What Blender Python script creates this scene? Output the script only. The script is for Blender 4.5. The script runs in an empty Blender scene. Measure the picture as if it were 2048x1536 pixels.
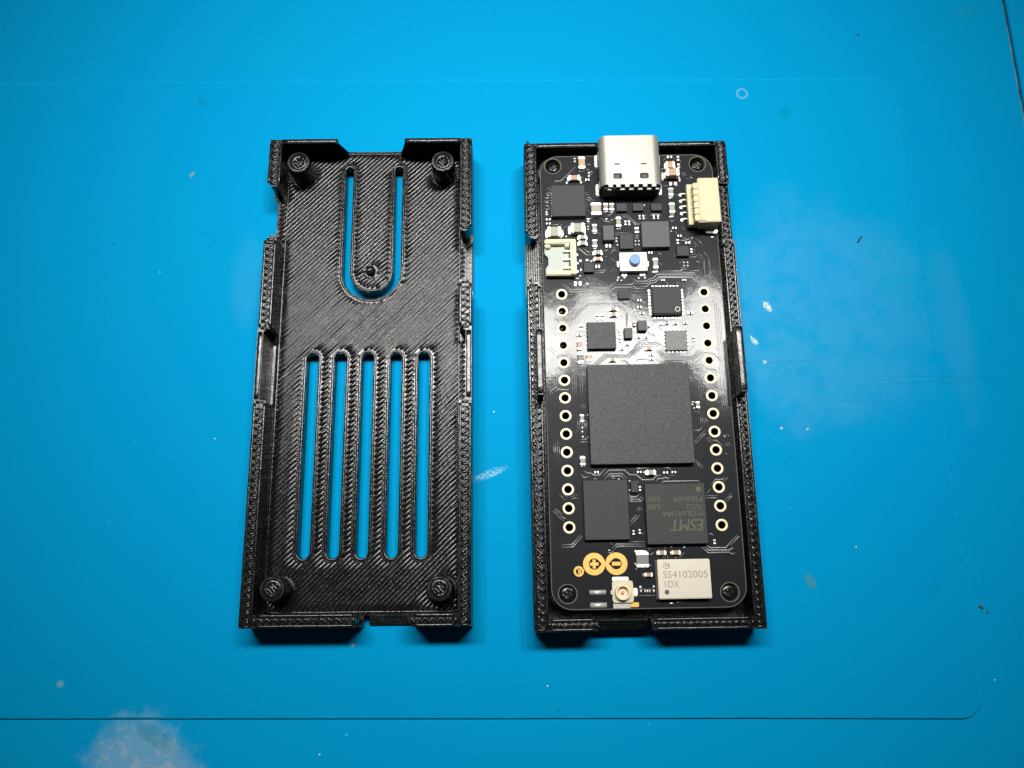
import bpy, bmesh, math, random
from mathutils import Vector, Matrix
from mathutils.geometry import delaunay_2d_cdt

random.seed(7)
S = bpy.context.scene
S.unit_settings.system = 'METRIC'
S.unit_settings.scale_length = 0.001            # one Blender unit is one millimetre
COL = S.collection

# ------------------------------------------------------------------ camera
cam = bpy.data.objects.new('camera', bpy.data.cameras.new('camera'))
COL.objects.link(cam)
cam.location = (-18.06, -28.67, 125.59)
cam.rotation_euler = (0.26115, -0.00056, -0.01663)
cam.data.sensor_width = 36
cam.data.lens = 31.465
cam.data.clip_start = 1
cam.data.clip_end = 5000
S.camera = cam

# ------------------------------------------------------------------ light: one long bench lamp with five heads, dim room
wd = bpy.data.worlds.new('World')
S.world = wd
wd.use_nodes = True
wd.node_tree.nodes['Background'].inputs[0].default_value = (0.80, 0.90, 1.0, 1)
wd.node_tree.nodes['Background'].inputs[1].default_value = 0.015

def area_lamp(name, loc, aim, sx, sy, power, color, spread):
    d = bpy.data.lights.new(name, 'AREA')
    d.shape = 'RECTANGLE'; d.size = sx; d.size_y = sy
    d.energy = power; d.color = color; d.spread = math.radians(spread)
    o = bpy.data.objects.new(name, d); COL.objects.link(o)
    o.location = loc
    o.rotation_euler = (Vector(aim) - Vector(loc)).to_track_quat('-Z', 'Y').to_euler()
    return o
for k in range(5):                              # five heads in a row, each toed in towards the work
    area_lamp('bench_lamp', (-150 + 68 * k, 153, 455), (-16 + 3 * (k - 2), 26, 0), 66, 48, 2.6e4, (1.0, 0.985, 0.945), 34)
S.view_settings.view_transform = 'Standard'
S.view_settings.look = 'None'
S.view_settings.exposure = 0
S.view_settings.gamma = 1

# ------------------------------------------------------------------ measured tables (mm, board centre line at x = 0, mat top at z = 0)
# x, y, width, depth (mm), axis of the terminals, height, ceramic colour
CAPACITORS = [
    [-6.59, 36.9, 1.01, 1.92, 'v', 0.8, 'tan'],
    [-7.78, 34.53, 1.65, 0.83, 'h', 0.7, 'pink'],
    [6.47, 36.42, 1.3, 1.12, 'h', 0.7, 'tan'],
    [6.64, 34.91, 1.93, 1.15, 'h', 1.25, 'tan'],
    [6.32, 32.13, 0.75, 1.18, 'v', 0.5, 'grey'],
    [-4.81, 29.23, 1.49, 1.89, 'v', 1.2, 'beige'],
    [-3.33, 29.88, 0.71, 1.09, 'v', 0.5, 'grey'],
    [-2.46, 29.87, 0.68, 1.09, 'v', 0.5, 'grey'],
    [-1.6, 27.36, 0.74, 1.54, 'v', 0.7, 'beige'],
    [-10.98, 25.81, 1.93, 1.49, 'h', 1.1, 'beige'],
    [-7.58, 26.35, 1.94, 1.45, 'h', 1.1, 'beige'],
    [-6.9, 25.09, 1.13, 0.65, 'h', 0.6, 'beige'],
    [-6.9, 24.19, 1.13, 0.68, 'h', 0.6, 'beige'],
    [-5.1, 26.54, 0.71, 1.15, 'v', 0.5, 'grey'],
    [-5.16, 24.15, 0.7, 1.1, 'v', 0.5, 'grey'],
    [-4.78, 22.68, 1.12, 0.68, 'h', 0.6, 'beige'],
    [-4.8, 21.68, 1.09, 0.56, 'h', 0.6, 'tan'],
    [6.3, 29.45, 0.82, 1.59, 'v', 0.7, 'beige'],
    [3.39, 20.79, 0.73, 1.54, 'v', 0.8, 'beige'],
    [-2.95, 14.05, 1.17, 0.51, 'h', 0.5, 'pink'],
    [-2.95, 13.23, 1.1, 0.62, 'h', 0.5, 'pink'],
    [-0.04, 11.82, 0.45, 0.65, 'v', 0.5, 'pink'],
    [4.51, 11.83, 0.76, 0.36, 'h', 0.35, 'pink'],
    [5.75, 11.87, 0.76, 0.47, 'h', 0.35, 'tan'],
    [-7.91, 8.77, 0.68, 1.43, 'v', 0.7, 'tan'],
    [-7.84, 6.86, 0.81, 1.59, 'v', 0.7, 'pinkgrey'],
    [-6.66, 7.01, 0.82, 0.99, 'v', 0.45, 'tan'],
    [-3.38, 6.53, 1.09, 0.46, 'h', 0.5, 'pink'],
    [-1.19, 8.78, 0.79, 0.29, 'h', 0.3, 'pink'],
    [-2.0, 8.11, 0.79, 0.29, 'h', 0.3, 'tan'],
    [1.78, 8.08, 1.06, 0.39, 'h', 0.5, 'tan'],
    [-8.07, -7.63, 0.76, 1.13, 'v', 0.5, 'grey'],
    [-7.95, -1.7, 0.57, 0.96, 'v', 0.5, 'grey'],
    [8.02, -0.11, 0.54, 0.9, 'v', 0.6, 'beige'],
    [1.03, -9.37, 1.19, 0.74, 'h', 0.7, 'beige'],
    [1.88, -20.04, 1.06, 0.63, 'h', 0.6, 'tan'],
    [3.75, -20.05, 1.12, 0.6, 'h', 0.6, 'tan'],
    [-0.02, -22.84, 0.96, 0.56, 'h', 0.6, 'tan'],
    [-0.76, -20.9, 1.66, 2.01, 'v', 0.9, 'slate'],
]
# x, y, width, depth, axis
RESISTORS = [
    [-5.83, 34.35, 0.61, 0.36, 'h'],
    [6.53, 37.89, 0.8, 0.4, 'h'],
    [7.78, 37.63, 0.36, 0.8, 'v'],
    [7.79, 36.38, 0.4, 0.72, 'v'],
    [6.78, 33.49, 1.12, 0.55, 'h'],
    [-0.55, 27.33, 0.32, 0.69, 'v'],
    [-0.02, 27.32, 0.32, 0.69, 'v'],
    [-11.76, 28.08, 0.68, 0.27, 'h'],
    [-11.78, 27.42, 0.67, 0.27, 'h'],
    [-5.95, 27.85, 0.36, 0.62, 'v'],
    [-4.86, 20.6, 0.63, 0.49, 'h'],
    [-3.21, 23.77, 0.78, 0.53, 'h'],
    [1.56, 28.21, 0.25, 0.66, 'v'],
    [2.12, 28.2, 0.28, 0.66, 'v'],
    [3.64, 28.19, 0.27, 0.62, 'v'],
    [4.25, 28.18, 0.28, 0.62, 'v'],
    [1.04, 26.19, 0.62, 0.92, 'v'],
    [6.53, 26.44, 0.64, 0.31, 'h'],
    [7.19, 25.17, 0.57, 0.31, 'h'],
    [6.87, 24.27, 0.32, 0.72, 'v'],
    [8.32, 24.06, 0.71, 0.34, 'h'],
    [8.75, 22.85, 0.32, 0.61, 'v'],
    [2.83, 22.62, 0.56, 0.34, 'h'],
    [-7.83, 18.04, 1.05, 0.6, 'h'],
    [-5.25, 13.0, 0.35, 0.84, 'v'],
    [-4.5, 12.99, 0.38, 0.84, 'v'],
    [-7.55, 11.46, 0.48, 0.94, 'v'],
    [0.84, 15.36, 0.59, 0.33, 'h'],
    [0.8, 14.33, 0.69, 0.33, 'h'],
    [1.07, 13.39, 0.76, 0.29, 'h'],
    [7.96, 13.32, 0.86, 0.37, 'h'],
    [4.37, 18.38, 0.56, 0.26, 'h'],
    [7.41, 18.33, 0.56, 0.26, 'h'],
    [7.19, 11.85, 0.69, 0.33, 'h'],
    [3.74, 11.49, 0.38, 0.8, 'v'],
    [1.97, 11.27, 0.31, 1.3, 'v'],
    [-2.13, 10.64, 0.34, 0.69, 'v'],
    [-2.18, 9.54, 0.27, 0.72, 'v'],
    [-7.9, 10.37, 0.79, 0.4, 'h'],
    [2.12, 7.25, 0.72, 0.28, 'h'],
    [2.1, 6.59, 0.75, 0.25, 'h'],
    [0.43, 9.82, 0.82, 0.29, 'h'],
    [1.49, 9.8, 0.82, 0.29, 'h'],
    [8.18, 9.5, 0.38, 0.75, 'v'],
    [-6.24, -9.18, 0.59, 0.33, 'h'],
    [-0.49, -9.24, 0.62, 0.29, 'h'],
    [3.06, -9.37, 0.69, 0.29, 'h'],
    [4.18, -9.34, 0.6, 0.29, 'h'],
    [-0.52, -11.46, 0.29, 0.65, 'v'],
    [-1.67, -17.3, 0.32, 0.58, 'v'],
    [-0.85, -17.19, 0.32, 0.58, 'v'],
    [8.98, -18.71, 0.36, 0.61, 'v'],
    [-0.41, -24.92, 0.45, 0.31, 'h'],
]
# x, y, width, depth
SOLDER_PADS = [
    [-7.56, 37.94, 0.36, 0.24],
    [-7.56, 37.46, 0.33, 0.36],
    [-5.53, 35.53, 0.33, 0.32],
    [-5.55, 35.05, 0.36, 0.4],
    [-8.87, 33.99, 0.32, 0.48],
    [-6.74, 34.03, 0.32, 0.48],
    [-6.87, 36.15, 0.33, 0.36],
    [-6.25, 36.14, 0.33, 0.36],
    [5.32, 34.79, 0.4, 1.51],
    [7.81, 34.27, 0.32, 0.87],
    [-4.86, 28.18, 1.64, 0.31],
    [-9.22, 25.41, 0.32, 0.27],
    [-3.26, 28.07, 0.32, 0.31],
    [-5.97, 26.95, 0.28, 0.27],
    [-5.99, 26.52, 0.32, 0.29],
    [-11.99, 29.34, 0.39, 0.31],
    [-11.96, 28.95, 0.43, 0.35],
    [-1.95, 25.0, 0.32, 0.31],
    [-1.96, 24.54, 0.34, 0.32],
    [-1.84, 23.97, 0.28, 0.23],
    [-12.15, 25.82, 0.28, 1.46],
    [-9.7, 25.94, 0.21, 1.23],
    [-8.83, 26.39, 0.25, 1.46],
    [-6.46, 26.35, 0.25, 1.77],
    [-7.29, 21.59, 0.46, 0.53],
    [-6.32, 21.65, 0.56, 0.45],
    [-5.76, 21.53, 0.35, 0.3],
    [-7.28, 20.22, 0.28, 0.53],
    [-6.44, 18.03, 0.49, 0.45],
    [-7.4, 19.25, 0.28, 0.22],
    [-7.89, 18.89, 0.7, 0.22],
    [0.79, 24.54, 0.27, 0.24],
    [1.28, 24.53, 0.25, 0.24],
    [0.79, 23.99, 0.27, 0.27],
    [1.28, 23.98, 0.27, 0.27],
    [6.94, 24.59, 0.32, 0.21],
    [6.89, 24.13, 0.32, 0.26],
    [7.59, 21.1, 0.28, 0.26],
    [8.12, 21.09, 0.3, 0.26],
    [7.58, 20.61, 0.29, 0.26],
    [8.12, 20.6, 0.31, 0.26],
    [2.39, 30.2, 0.21, 0.31],
    [6.1, 25.99, 0.28, 0.19],
    [-1.94, 18.9, 0.35, 0.41],
    [-2.1, 18.53, 0.28, 0.3],
    [-1.07, 18.92, 0.35, 0.45],
    [-1.54, 18.48, 0.31, 0.26],
    [0.96, 18.81, 0.31, 0.37],
    [1.87, 18.84, 0.31, 0.37],
    [3.36, 19.71, 1.05, 0.34],
    [-4.38, 7.62, 0.21, 0.21],
    [-3.97, 7.61, 0.21, 0.21],
    [-3.56, 7.61, 0.21, 0.21],
    [6.22, 31.29, 0.43, 0.24],
    [6.25, 28.3, 0.78, 0.23],
    [12.0, 25.01, 0.57, 0.19],
    [-7.93, -2.97, 0.32, 0.34],
    [-7.95, -3.53, 0.32, 0.31],
    [-7.9, -4.25, 0.32, 0.34],
    [-7.14, -1.2, 0.2, 0.23],
    [7.49, 0.41, 0.47, 0.17],
    [7.4, 0.06, 0.37, 0.24],
    [7.6, -0.46, 0.3, 0.21],
    [-1.55, -19.75, 0.26, 0.38],
    [-1.64, -21.4, 0.16, 0.38],
    [-0.84, -19.73, 1.48, 0.22],
    [-0.96, -22.04, 1.48, 0.28],
    [-1.11, -24.38, 0.35, 0.37],
    [-1.1, -24.37, 0.25, 0.36],
    [0.63, -24.36, 0.3, 0.37],
    [0.6, -24.91, 0.3, 0.37],
    [-1.08, -24.9, 0.3, 0.32],
    [-0.46, -24.92, 0.22, 0.37],
    [0.05, -24.93, 0.22, 0.37],
    [2.8, -26.51, 0.5, 0.18],
    [3.68, -26.37, 0.41, 0.14],
    [4.13, -26.35, 0.25, 0.13],
    [-3.27, -10.14, 0.26, 0.23],
    [-1.82, -10.42, 0.26, 0.2],
    [-1.88, -11.65, 0.26, 0.2],
    [0.17, -9.26, 0.25, 0.26],
    [4.97, -19.35, 0.29, 0.13],
    [3.26, -19.29, 0.26, 0.13],
    [-4.99, -19.57, 0.29, 0.19],
    [9.05, 24.9, 0.21, 0.15],
]
# x, y, width, depth, height
PART = {
    'pmic': [-8.79, 30.72, 4.91, 4.96, 0.85],
    'mainic': [3.62, 25.2, 4.01, 4.02, 0.9],
    'inductor': [-3.17, 25.48, 1.58, 2.29, 1.0],
    'dark1': [-1.02, 29.71, 1.57, 1.28, 0.5],
    'dark2': [1.37, 29.71, 1.57, 1.21, 0.5],
    'dark3': [4.08, 29.66, 1.57, 1.13, 0.5],
    'dark4': [-0.58, 24.33, 1.95, 2.36, 0.5],
    'dark5': [-6.18, 20.36, 1.43, 1.46, 0.55],
    'sq': [7.44, 22.67, 1.79, 1.59, 0.6],
    'small': [-1.34, 16.21, 1.7, 1.33, 0.45],
    'qfn': [-4.82, 10.04, 3.99, 3.9, 0.75],
    'qfp': [4.65, 15.1, 4.36, 4.35, 0.9],
    'ic6': [0.97, 11.41, 1.27, 1.48, 0.75],
    'ic7': [-1.02, 10.34, 1.13, 1.51, 0.7],
    'greyic': [5.69, 9.27, 3.08, 2.94, 0.35],
    'cpu': [-0.05, -1.31, 13.99, 13.91, 1.1],
    'mem': [-5.21, -14.3, 5.97, 7.92, 0.8],
    'ram': [4.01, -14.97, 8.0, 8.0, 0.95],
    'ic8': [-1.26, -11.27, 0.95, 1.54, 0.5],
    'radio': [4.5, -23.47, 6.86, 5.03, 1.2],
    'qwiic': [11.25, 29.53, 2.95, 6.91, 2.9],
    'qwiiclow': [9.23, 30.03, 1.45, 6.18, 1.5],
    'batt': [-10.2, 21.75, 4.49, 5.41, 1.4],
    'button': [0.2, 20.99, 3.93, 2.84, 0.9],
    'cap': [0.35, 21.08, 1.52, 1.64, 1.6],
    'ufl': [-3.49, -24.94, 2.73, 2.79, 0.45],
    'uflring': [-3.56, -25.07, 1.89, 1.88, 1.2],
    'ufltop': [-3.71, -23.31, 2.17, 0.56, 0.2],
    'uflbot': [-3.65, -26.71, 2.25, 0.71, 0.1],
    'uflgold': [-1.96, -26.61, 1.05, 0.59, 0.1],
    'ufll': [-4.86, -25.01, 0.31, 0.62, 0.2],
    'uflr': [-1.86, -25.02, 0.67, 1.05, 0.2],
    'padA': [-6.73, -24.96, 2.16, 0.59, 0.35],
    'padB': [-6.7, -26.6, 2.15, 0.65, 0.35],
    'usb': [0.21, 36.34, 8.83, 7.97, 3.2],
    'logo': [-5.59, -21.33, 5.85, 2.92, 0],
    'reg': [-9.11, -22.24, 1.35, 1.36, 0],
}
# words, x, y, width, depth
PRINT = {
    'esmt': ['ESMT', 5.25, -16.52, 4.52, 1.53],
    'm12': ['M12L64164A', 4.82, -15.03, 5.47, 0.74],
    'azc': ['AZC2', 6.46, -14.12, 2.06, 0.64],
    'bi': ['-5BI', 1.41, -14.05, 1.93, 0.67],
    'p3': ['P3B5H09', 5.66, -13.09, 3.86, 0.68],
    '338': ['338', 1.24, -13.01, 1.6, 0.68],
    'ramdot': ['', 7.15, -11.8, 0.73, 0.76],
    'ss': ['SS4102005', 4.64, -22.9, 5.8, 0.9],
    '1dx': ['1DX', 2.84, -24.12, 1.87, 0.86],
    'mm': ['M', 2.37, -21.8, 0.55, 0.54],
    'mring': ['', 2.19, -21.78, 0.78, 0.78],
    'rdot': ['', 2.12, -25.13, 0.61, 0.59],
    'qdot': ['', 6.05, 13.7, 0.74, 0.82],
    'usb': ['HDA10A', 0.05, 38.66, 3.57, 0.61],
}
# copper tracks under the solder mask, polylines in mm
TRACKS = [
    [(-7.48,36.59),(-9.76,34.31),(-10.48,34.32),(-10.74,34.05)],
    [(-11.3,33.39),(-11.82,32.92)],
    [(-11.43,32.64),(-11.65,32.36),(-11.98,32.25)],
    [(-11.4,32.24),(-11.66,31.97),(-11.98,32.21)],
    [(-12.18,31.62),(-11.86,31.5),(-11.42,31.69)],
    [(-12.22,31.15),(-11.91,30.95),(-11.43,31.22)],
    [(-6.29,32.43),(-5.86,32.39)],
    [(-6.27,32.04),(-5.56,32.03)],
    [(-6.21,31.68),(-5.64,31.6),(-4.99,30.96)],
    [(-6.27,31.29),(-5.73,31.2),(-5.39,30.81)],
    [(-5.87,36.93),(-5.44,36.96),(-5.22,36.8)],
    [(-5.94,36.21),(-5.69,36.08),(-5.4,36.12)],
    [(-5.81,35.72),(-5.12,35.75),(-4.95,35.55)],
    [(-5.43,35.32),(-5.14,35.27)],
    [(-6.74,35.02),(-6.32,34.69)],
    [(-6.55,34.18),(-6.12,34.17)],
    [(5.52,37.38),(6.06,37.86)],
    [(7.17,37.6),(7.55,37.87)],
    [(8.14,37.42),(8.29,36.98)],
    [(5.06,35.75),(5.37,36.06),(5.95,36.17)],
    [(8.11,35.34),(8.68,34.69)],
    [(8.38,35.53),(8.95,34.88)],
    [(8.81,34.45),(9.23,34.28)],
    [(9.27,34.76),(9.61,34.47),(9.89,34.43)],
    [(5.34,33.27),(6.14,33.26)],
    [(6.92,33.13),(7.65,33.31)],
    [(7.05,31.74),(7.7,31.85)],
    [(-12.17,31.72),(-11.85,31.6),(-11.45,31.75)],
    [(-12.22,31.13),(-11.91,30.97),(-11.47,31.2)],
    [(-12.2,30.78),(-11.91,30.89),(-11.45,30.65)],
    [(-12.21,30.31),(-11.85,30.38),(-11.43,30.02)],
    [(-12.22,29.96),(-11.87,29.72),(-11.43,29.95)],
    [(-11.36,27.3),(-10.37,27.29),(-10.15,27.52)],
    [(-10.09,27.05),(-9.76,27.43)],
    [(-9.6,26.66),(-9.02,27.26)],
    [(-6.45,27.42),(-5.31,27.36)],
    [(-3.02,29.22),(-2.31,29.06),(-2.68,28.79),(-3.19,28.53)],
    [(-3.85,28.11),(-3.44,27.72),(-2.88,27.67),(-2.64,27.43)],
    [(-2.78,28.09),(-2.51,27.89),(-2.0,28.16)],
    [(-1.61,28.77),(-0.52,27.67)],
    [(-1.04,28.8),(-0.22,27.97)],
    [(-0.75,28.84),(0.87,27.26)],
    [(-0.46,28.91),(0.88,27.57)],
    [(-4.73,25.96),(-4.17,25.76)],
    [(-2.17,25.88),(-0.01,25.84)],
    [(-2.19,25.61),(-1.41,25.6)],
    [(-7.8,23.41),(-7.31,23.4),(-6.42,22.51),(-5.43,22.49)],
    [(-6.77,23.54),(-6.23,22.96),(-5.41,22.99)],
    [(-3.93,23.08),(-3.43,23.15),(-3.21,23.41)],
    [(-2.63,23.63),(-2.14,23.47)],
    [(-3.03,22.64),(-2.36,23.28),(-1.96,22.93)],
    [(-3.76,22.05),(-3.4,22.31)],
    [(-2.85,21.88),(-2.24,21.34)],
    [(-6.26,30.37),(-5.96,30.88)],
    [(-6.28,29.9),(-5.91,30.36)],
    [(-5.9,29.54),(-5.63,29.15)],
    [(-6.3,29.39),(-6.11,29.63)],
    [(0.19,28.32),(1.0,27.33),(1.81,27.32)],
    [(0.17,27.97),(0.91,27.14),(1.66,27.13)],
    [(2.28,28.71),(2.66,28.43)],
    [(2.26,28.32),(2.67,27.96)],
    [(3.13,28.46),(3.43,28.73),(4.5,28.71),(4.77,28.43)],
    [(5.98,27.79),(6.28,27.56),(6.62,27.74)],
    [(5.93,26.4),(6.2,26.17)],
    [(6.75,26.0),(6.83,25.46)],
    [(7.68,26.64),(8.01,26.14)],
    [(7.69,25.07),(8.16,24.71),(8.51,24.71),(8.82,25.01)],
    [(7.12,24.5),(7.72,24.57),(8.21,24.33),(8.59,24.32),(9.05,24.74)],
    [(9.79,24.69),(10.57,23.72)],
    [(9.13,24.35),(9.92,23.5)],
    [(9.26,23.66),(9.56,23.43)],
    [(10.53,22.73),(11.25,21.84)],
    [(9.85,22.51),(10.56,21.66)],
    [(9.91,21.9),(10.2,21.48)],
    [(9.34,21.31),(9.68,21.11),(9.97,21.29)],
    [(8.26,21.93),(9.31,21.91),(9.65,22.25)],
    [(8.64,22.34),(9.42,22.4)],
    [(8.93,23.06),(9.45,22.9)],
    [(3.98,21.24),(4.44,20.63)],
    [(4.0,22.76),(4.27,22.41),(4.55,22.44)],
    [(6.31,22.42),(6.5,22.11)],
    [(11.2,21.73),(11.17,19.87)],
    [(10.48,21.44),(10.4,19.89)],
    [(6.92,20.97),(7.22,21.19)],
    [(7.03,20.36),(8.15,20.34)],
    [(7.38,21.49),(7.58,21.3)],
    [(0.6,25.26),(1.11,25.48),(1.45,25.24)],
    [(0.59,24.95),(1.09,25.1),(1.29,24.79)],
    [(-10.05,18.09),(-8.87,16.84),(-3.15,16.86),(-2.49,17.48),(-0.26,17.44),(0.34,17.1)],
    [(-9.7,18.08),(-8.82,17.21),(-3.27,17.23),(-2.17,18.4)],
    [(-6.02,18.28),(-5.25,17.45),(-3.4,17.49),(-2.59,18.34)],
    [(-5.77,18.43),(-5.0,17.56)],
    [(-6.61,19.3),(-6.04,18.73)],
    [(-6.12,19.33),(-5.69,18.76)],
    [(-6.98,18.86),(-6.61,18.48)],
    [(-5.44,19.66),(-4.07,19.75),(-3.52,20.3)],
    [(-5.36,19.99),(-4.13,20.05),(-3.83,20.38)],
    [(-10.87,17.36),(-11.52,16.62),(-12.58,16.27)],
    [(-11.05,16.1),(-12.27,14.86)],
    [(-11.22,16.14),(-12.44,14.94)],
    [(-11.43,12.58),(-11.08,12.87),(-8.8,12.79),(-6.49,15.1),(-2.19,15.03),(-0.93,13.72),(-1.09,11.39)],
    [(-11.08,12.65),(-8.73,12.61),(-6.43,14.88),(-2.27,14.85),(-1.08,13.65),(-1.2,11.47)],
    [(-2.48,17.85),(-0.03,17.85),(0.4,18.29)],
    [(-2.71,20.29),(-2.3,20.02)],
    [(-3.01,19.99),(-2.81,19.8)],
    [(-1.75,15.43),(-1.29,15.05),(-0.38,15.0),(-0.15,14.15)],
    [(-9.17,18.11),(-8.69,18.06)],
    [(-8.62,17.84),(-8.14,17.65),(-7.3,17.67)],
    [(-0.01,18.22),(0.38,17.91)],
    [(-8.98,16.51),(-8.57,16.5)],
    [(4.33,19.87),(7.06,19.83),(7.22,20.05),(8.13,20.03)],
    [(8.26,19.84),(9.52,19.82),(10.18,19.25)],
    [(0.39,18.36),(2.06,18.33),(2.5,18.66),(2.92,18.69),(3.66,19.36),(8.85,19.27),(9.64,18.51),(10.48,18.5)],
    [(0.09,17.99),(2.18,17.96),(2.63,18.4),(3.12,18.39),(3.92,19.01),(8.62,18.98),(9.4,18.18),(10.52,18.12)],
    [(0.83,17.5),(1.95,17.48),(2.68,18.03),(3.31,18.09),(4.05,18.86),(8.53,18.75),(9.52,17.84),(9.93,17.76)],
    [(-0.36,17.48),(0.34,17.51),(0.54,17.21),(1.86,17.18)],
    [(4.31,19.53),(9.0,19.49),(9.95,19.03)],
    [(4.25,19.72),(9.08,19.64)],
    [(0.13,18.74),(0.73,18.28),(2.06,18.26)],
    [(-0.42,16.22),(-0.0,16.21),(1.95,16.25)],
    [(-0.43,16.0),(1.93,16.0)],
    [(-0.44,15.81),(1.85,15.78)],
    [(-0.32,16.81),(1.76,16.7)],
    [(-0.47,15.33),(-0.07,15.03),(0.25,14.36),(0.37,14.07)],
    [(-0.14,13.53),(0.22,13.81),(1.89,13.9)],
    [(-0.29,13.42),(0.75,13.48)],
    [(1.12,15.09),(1.95,15.07)],
    [(7.26,15.35),(7.95,15.34),(8.21,15.12),(7.85,14.94),(7.23,14.99)],
    [(7.33,14.4),(7.82,14.42),(8.15,14.2),(7.72,13.98),(7.17,14.1)],
    [(10.58,21.43),(10.41,18.57)],
    [(11.32,21.41),(11.25,17.66)],
    [(4.79,18.22),(5.18,17.84)],
    [(6.37,17.82),(6.74,18.11)],
    [(7.27,17.65),(7.53,17.35)],
    [(4.04,19.73),(4.23,19.5)],
    [(-6.08,6.03),(-4.52,7.43),(-1.24,7.37),(0.63,9.2)],
    [(-5.88,5.95),(-4.39,7.28),(-1.17,7.23),(0.62,8.99)],
    [(-5.67,5.95),(-4.26,7.14),(-1.05,7.05),(0.6,8.63)],
    [(-5.47,5.95),(-4.12,6.99),(-0.91,6.94),(0.59,8.42)],
    [(-0.36,7.14),(0.57,8.06)],
    [(-12.32,8.45),(-11.52,7.61)],
    [(-11.94,8.55),(-11.2,7.89)],
    [(-11.23,7.04),(-10.67,7.53),(-10.19,7.45),(-9.79,7.26)],
    [(-11.03,6.89),(-10.47,7.27)],
    [(-11.13,5.76),(-10.6,5.29),(-9.72,5.24),(-9.29,4.74)],
    [(-11.41,5.37),(-10.95,4.94)],
    [(-8.76,5.36),(-7.77,4.43)],
    [(-11.3,4.63),(-10.89,4.55)],
    [(-9.57,7.79),(-9.03,7.39)],
    [(-9.31,5.09),(-9.05,4.8)],
    [(-9.04,5.16),(-8.77,4.94)],
    [(-12.24,2.54),(-11.2,3.5)],
    [(-12.16,1.73),(-12.11,2.32),(-11.35,2.87),(-10.88,2.72)],
    [(-11.93,1.72),(-11.88,2.18)],
    [(-11.58,2.11),(-11.16,2.52),(-9.81,2.43),(-9.53,2.56)],
    [(-9.04,5.09),(-9.12,1.68)],
    [(-8.74,5.08),(-8.83,1.67)],
    [(-8.51,4.72),(-8.6,1.67)],
    [(-7.98,4.36),(-8.04,1.66)],
    [(-7.64,4.29),(-7.73,1.65)],
    [(-2.3,6.53),(-1.75,6.6),(-0.9,5.94)],
    [(-2.18,6.32),(-1.63,6.38),(-1.24,5.95)],
    [(-7.59,11.15),(-6.92,10.77)],
    [(-7.56,10.35),(-6.8,10.3)],
    [(-2.64,10.92),(-2.23,10.91)],
    [(-2.7,9.8),(-2.28,9.79)],
    [(-0.24,10.81),(0.23,10.44)],
    [(-0.86,7.58),(0.54,9.42),(1.57,9.44),(1.89,9.08),(2.79,9.1),(3.58,8.65)],
    [(-0.87,7.29),(0.69,9.1),(1.48,9.08)],
    [(-0.75,7.15),(0.92,8.88),(2.64,8.88),(3.1,8.52)],
    [(-0.34,7.14),(0.9,8.52),(2.48,8.49)],
    [(2.78,7.88),(4.01,6.57),(8.03,6.51),(9.41,7.55),(10.77,7.39),(11.9,6.09)],
    [(2.99,7.95),(4.08,6.71),(7.98,6.69),(9.28,7.7)],
    [(3.2,7.94),(4.2,6.89),(7.92,6.86),(9.09,7.85)],
    [(3.41,7.94),(4.27,7.03),(7.9,7.01),(8.89,7.99)],
    [(5.0,6.06),(5.29,6.27),(8.42,6.14),(9.52,7.27)],
    [(3.7,8.22),(4.15,7.78)],
    [(7.3,7.73),(8.25,8.58)],
    [(-0.1,6.43),(0.19,6.67),(1.69,6.65)],
    [(2.51,6.67),(3.18,6.37)],
    [(7.31,5.84),(9.08,5.78),(9.91,5.06),(10.86,5.04),(11.23,4.54)],
    [(7.29,5.6),(8.85,5.53),(9.24,5.24)],
    [(7.39,5.1),(7.61,5.27),(8.83,5.25),(9.07,4.72),(9.74,4.63)],
    [(11.42,6.95),(12.12,6.3)],
    [(11.1,8.24),(11.62,7.8)],
    [(11.51,3.69),(10.27,2.52),(9.32,1.62)],
    [(11.63,3.48),(10.54,2.58)],
    [(11.01,2.43),(11.52,2.07)],
    [(11.23,5.32),(11.61,5.03)],
    [(1.89,10.3),(2.44,10.29),(2.77,9.96)],
    [(2.46,10.55),(2.85,10.11)],
    [(2.67,9.53),(3.59,8.8)],
    [(2.69,12.1),(3.31,12.13)],
    [(8.46,3.94),(8.4,1.07)],
    [(8.75,3.72),(8.7,0.65)],
    [(8.99,3.72),(9.03,1.48)],
    [(12.14,4.94),(12.04,0.17)],
    [(11.9,3.53),(11.93,0.39)],
    [(7.2,-3.6),(8.07,-3.58),(8.57,-3.11)],
    [(7.5,-4.94),(8.91,-3.56)],
    [(7.9,-4.94),(8.8,-4.1),(8.96,-4.17)],
    [(8.99,-4.65),(9.24,-4.97)],
    [(9.27,-4.52),(9.64,-4.97)],
    [(9.04,1.55),(9.98,2.44)],
    [(10.93,2.35),(11.58,1.99)],
    [(7.56,-0.75),(7.91,-1.07)],
    [(7.93,-0.8),(8.37,-1.15)],
    [(11.23,-4.28),(11.47,-4.55),(11.8,-4.22)],
    [(11.94,-4.56),(12.13,-4.29)],
    [(-8.31,-4.65),(-7.57,-4.6),(-7.02,-4.1)],
    [(-8.39,-5.06),(-7.92,-4.93),(-7.18,-4.94)],
    [(-8.64,-2.81),(-8.22,-3.22)],
    [(-7.77,-2.85),(-7.27,-2.86)],
    [(-7.64,-1.93),(-7.15,-2.42)],
    [(-8.06,0.28),(-7.58,-0.31)],
    [(-7.72,0.35),(-7.3,-0.15)],
    [(-7.34,2.36),(-7.02,2.7)],
    [(-8.79,-3.35),(-8.46,-3.39)],
    [(-11.45,-4.94),(-11.19,-5.21)],
    [(-8.0,-8.92),(-7.45,-9.23),(-6.99,-9.23),(-6.64,-9.54),(-5.88,-9.55),(-4.94,-8.6)],
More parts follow.
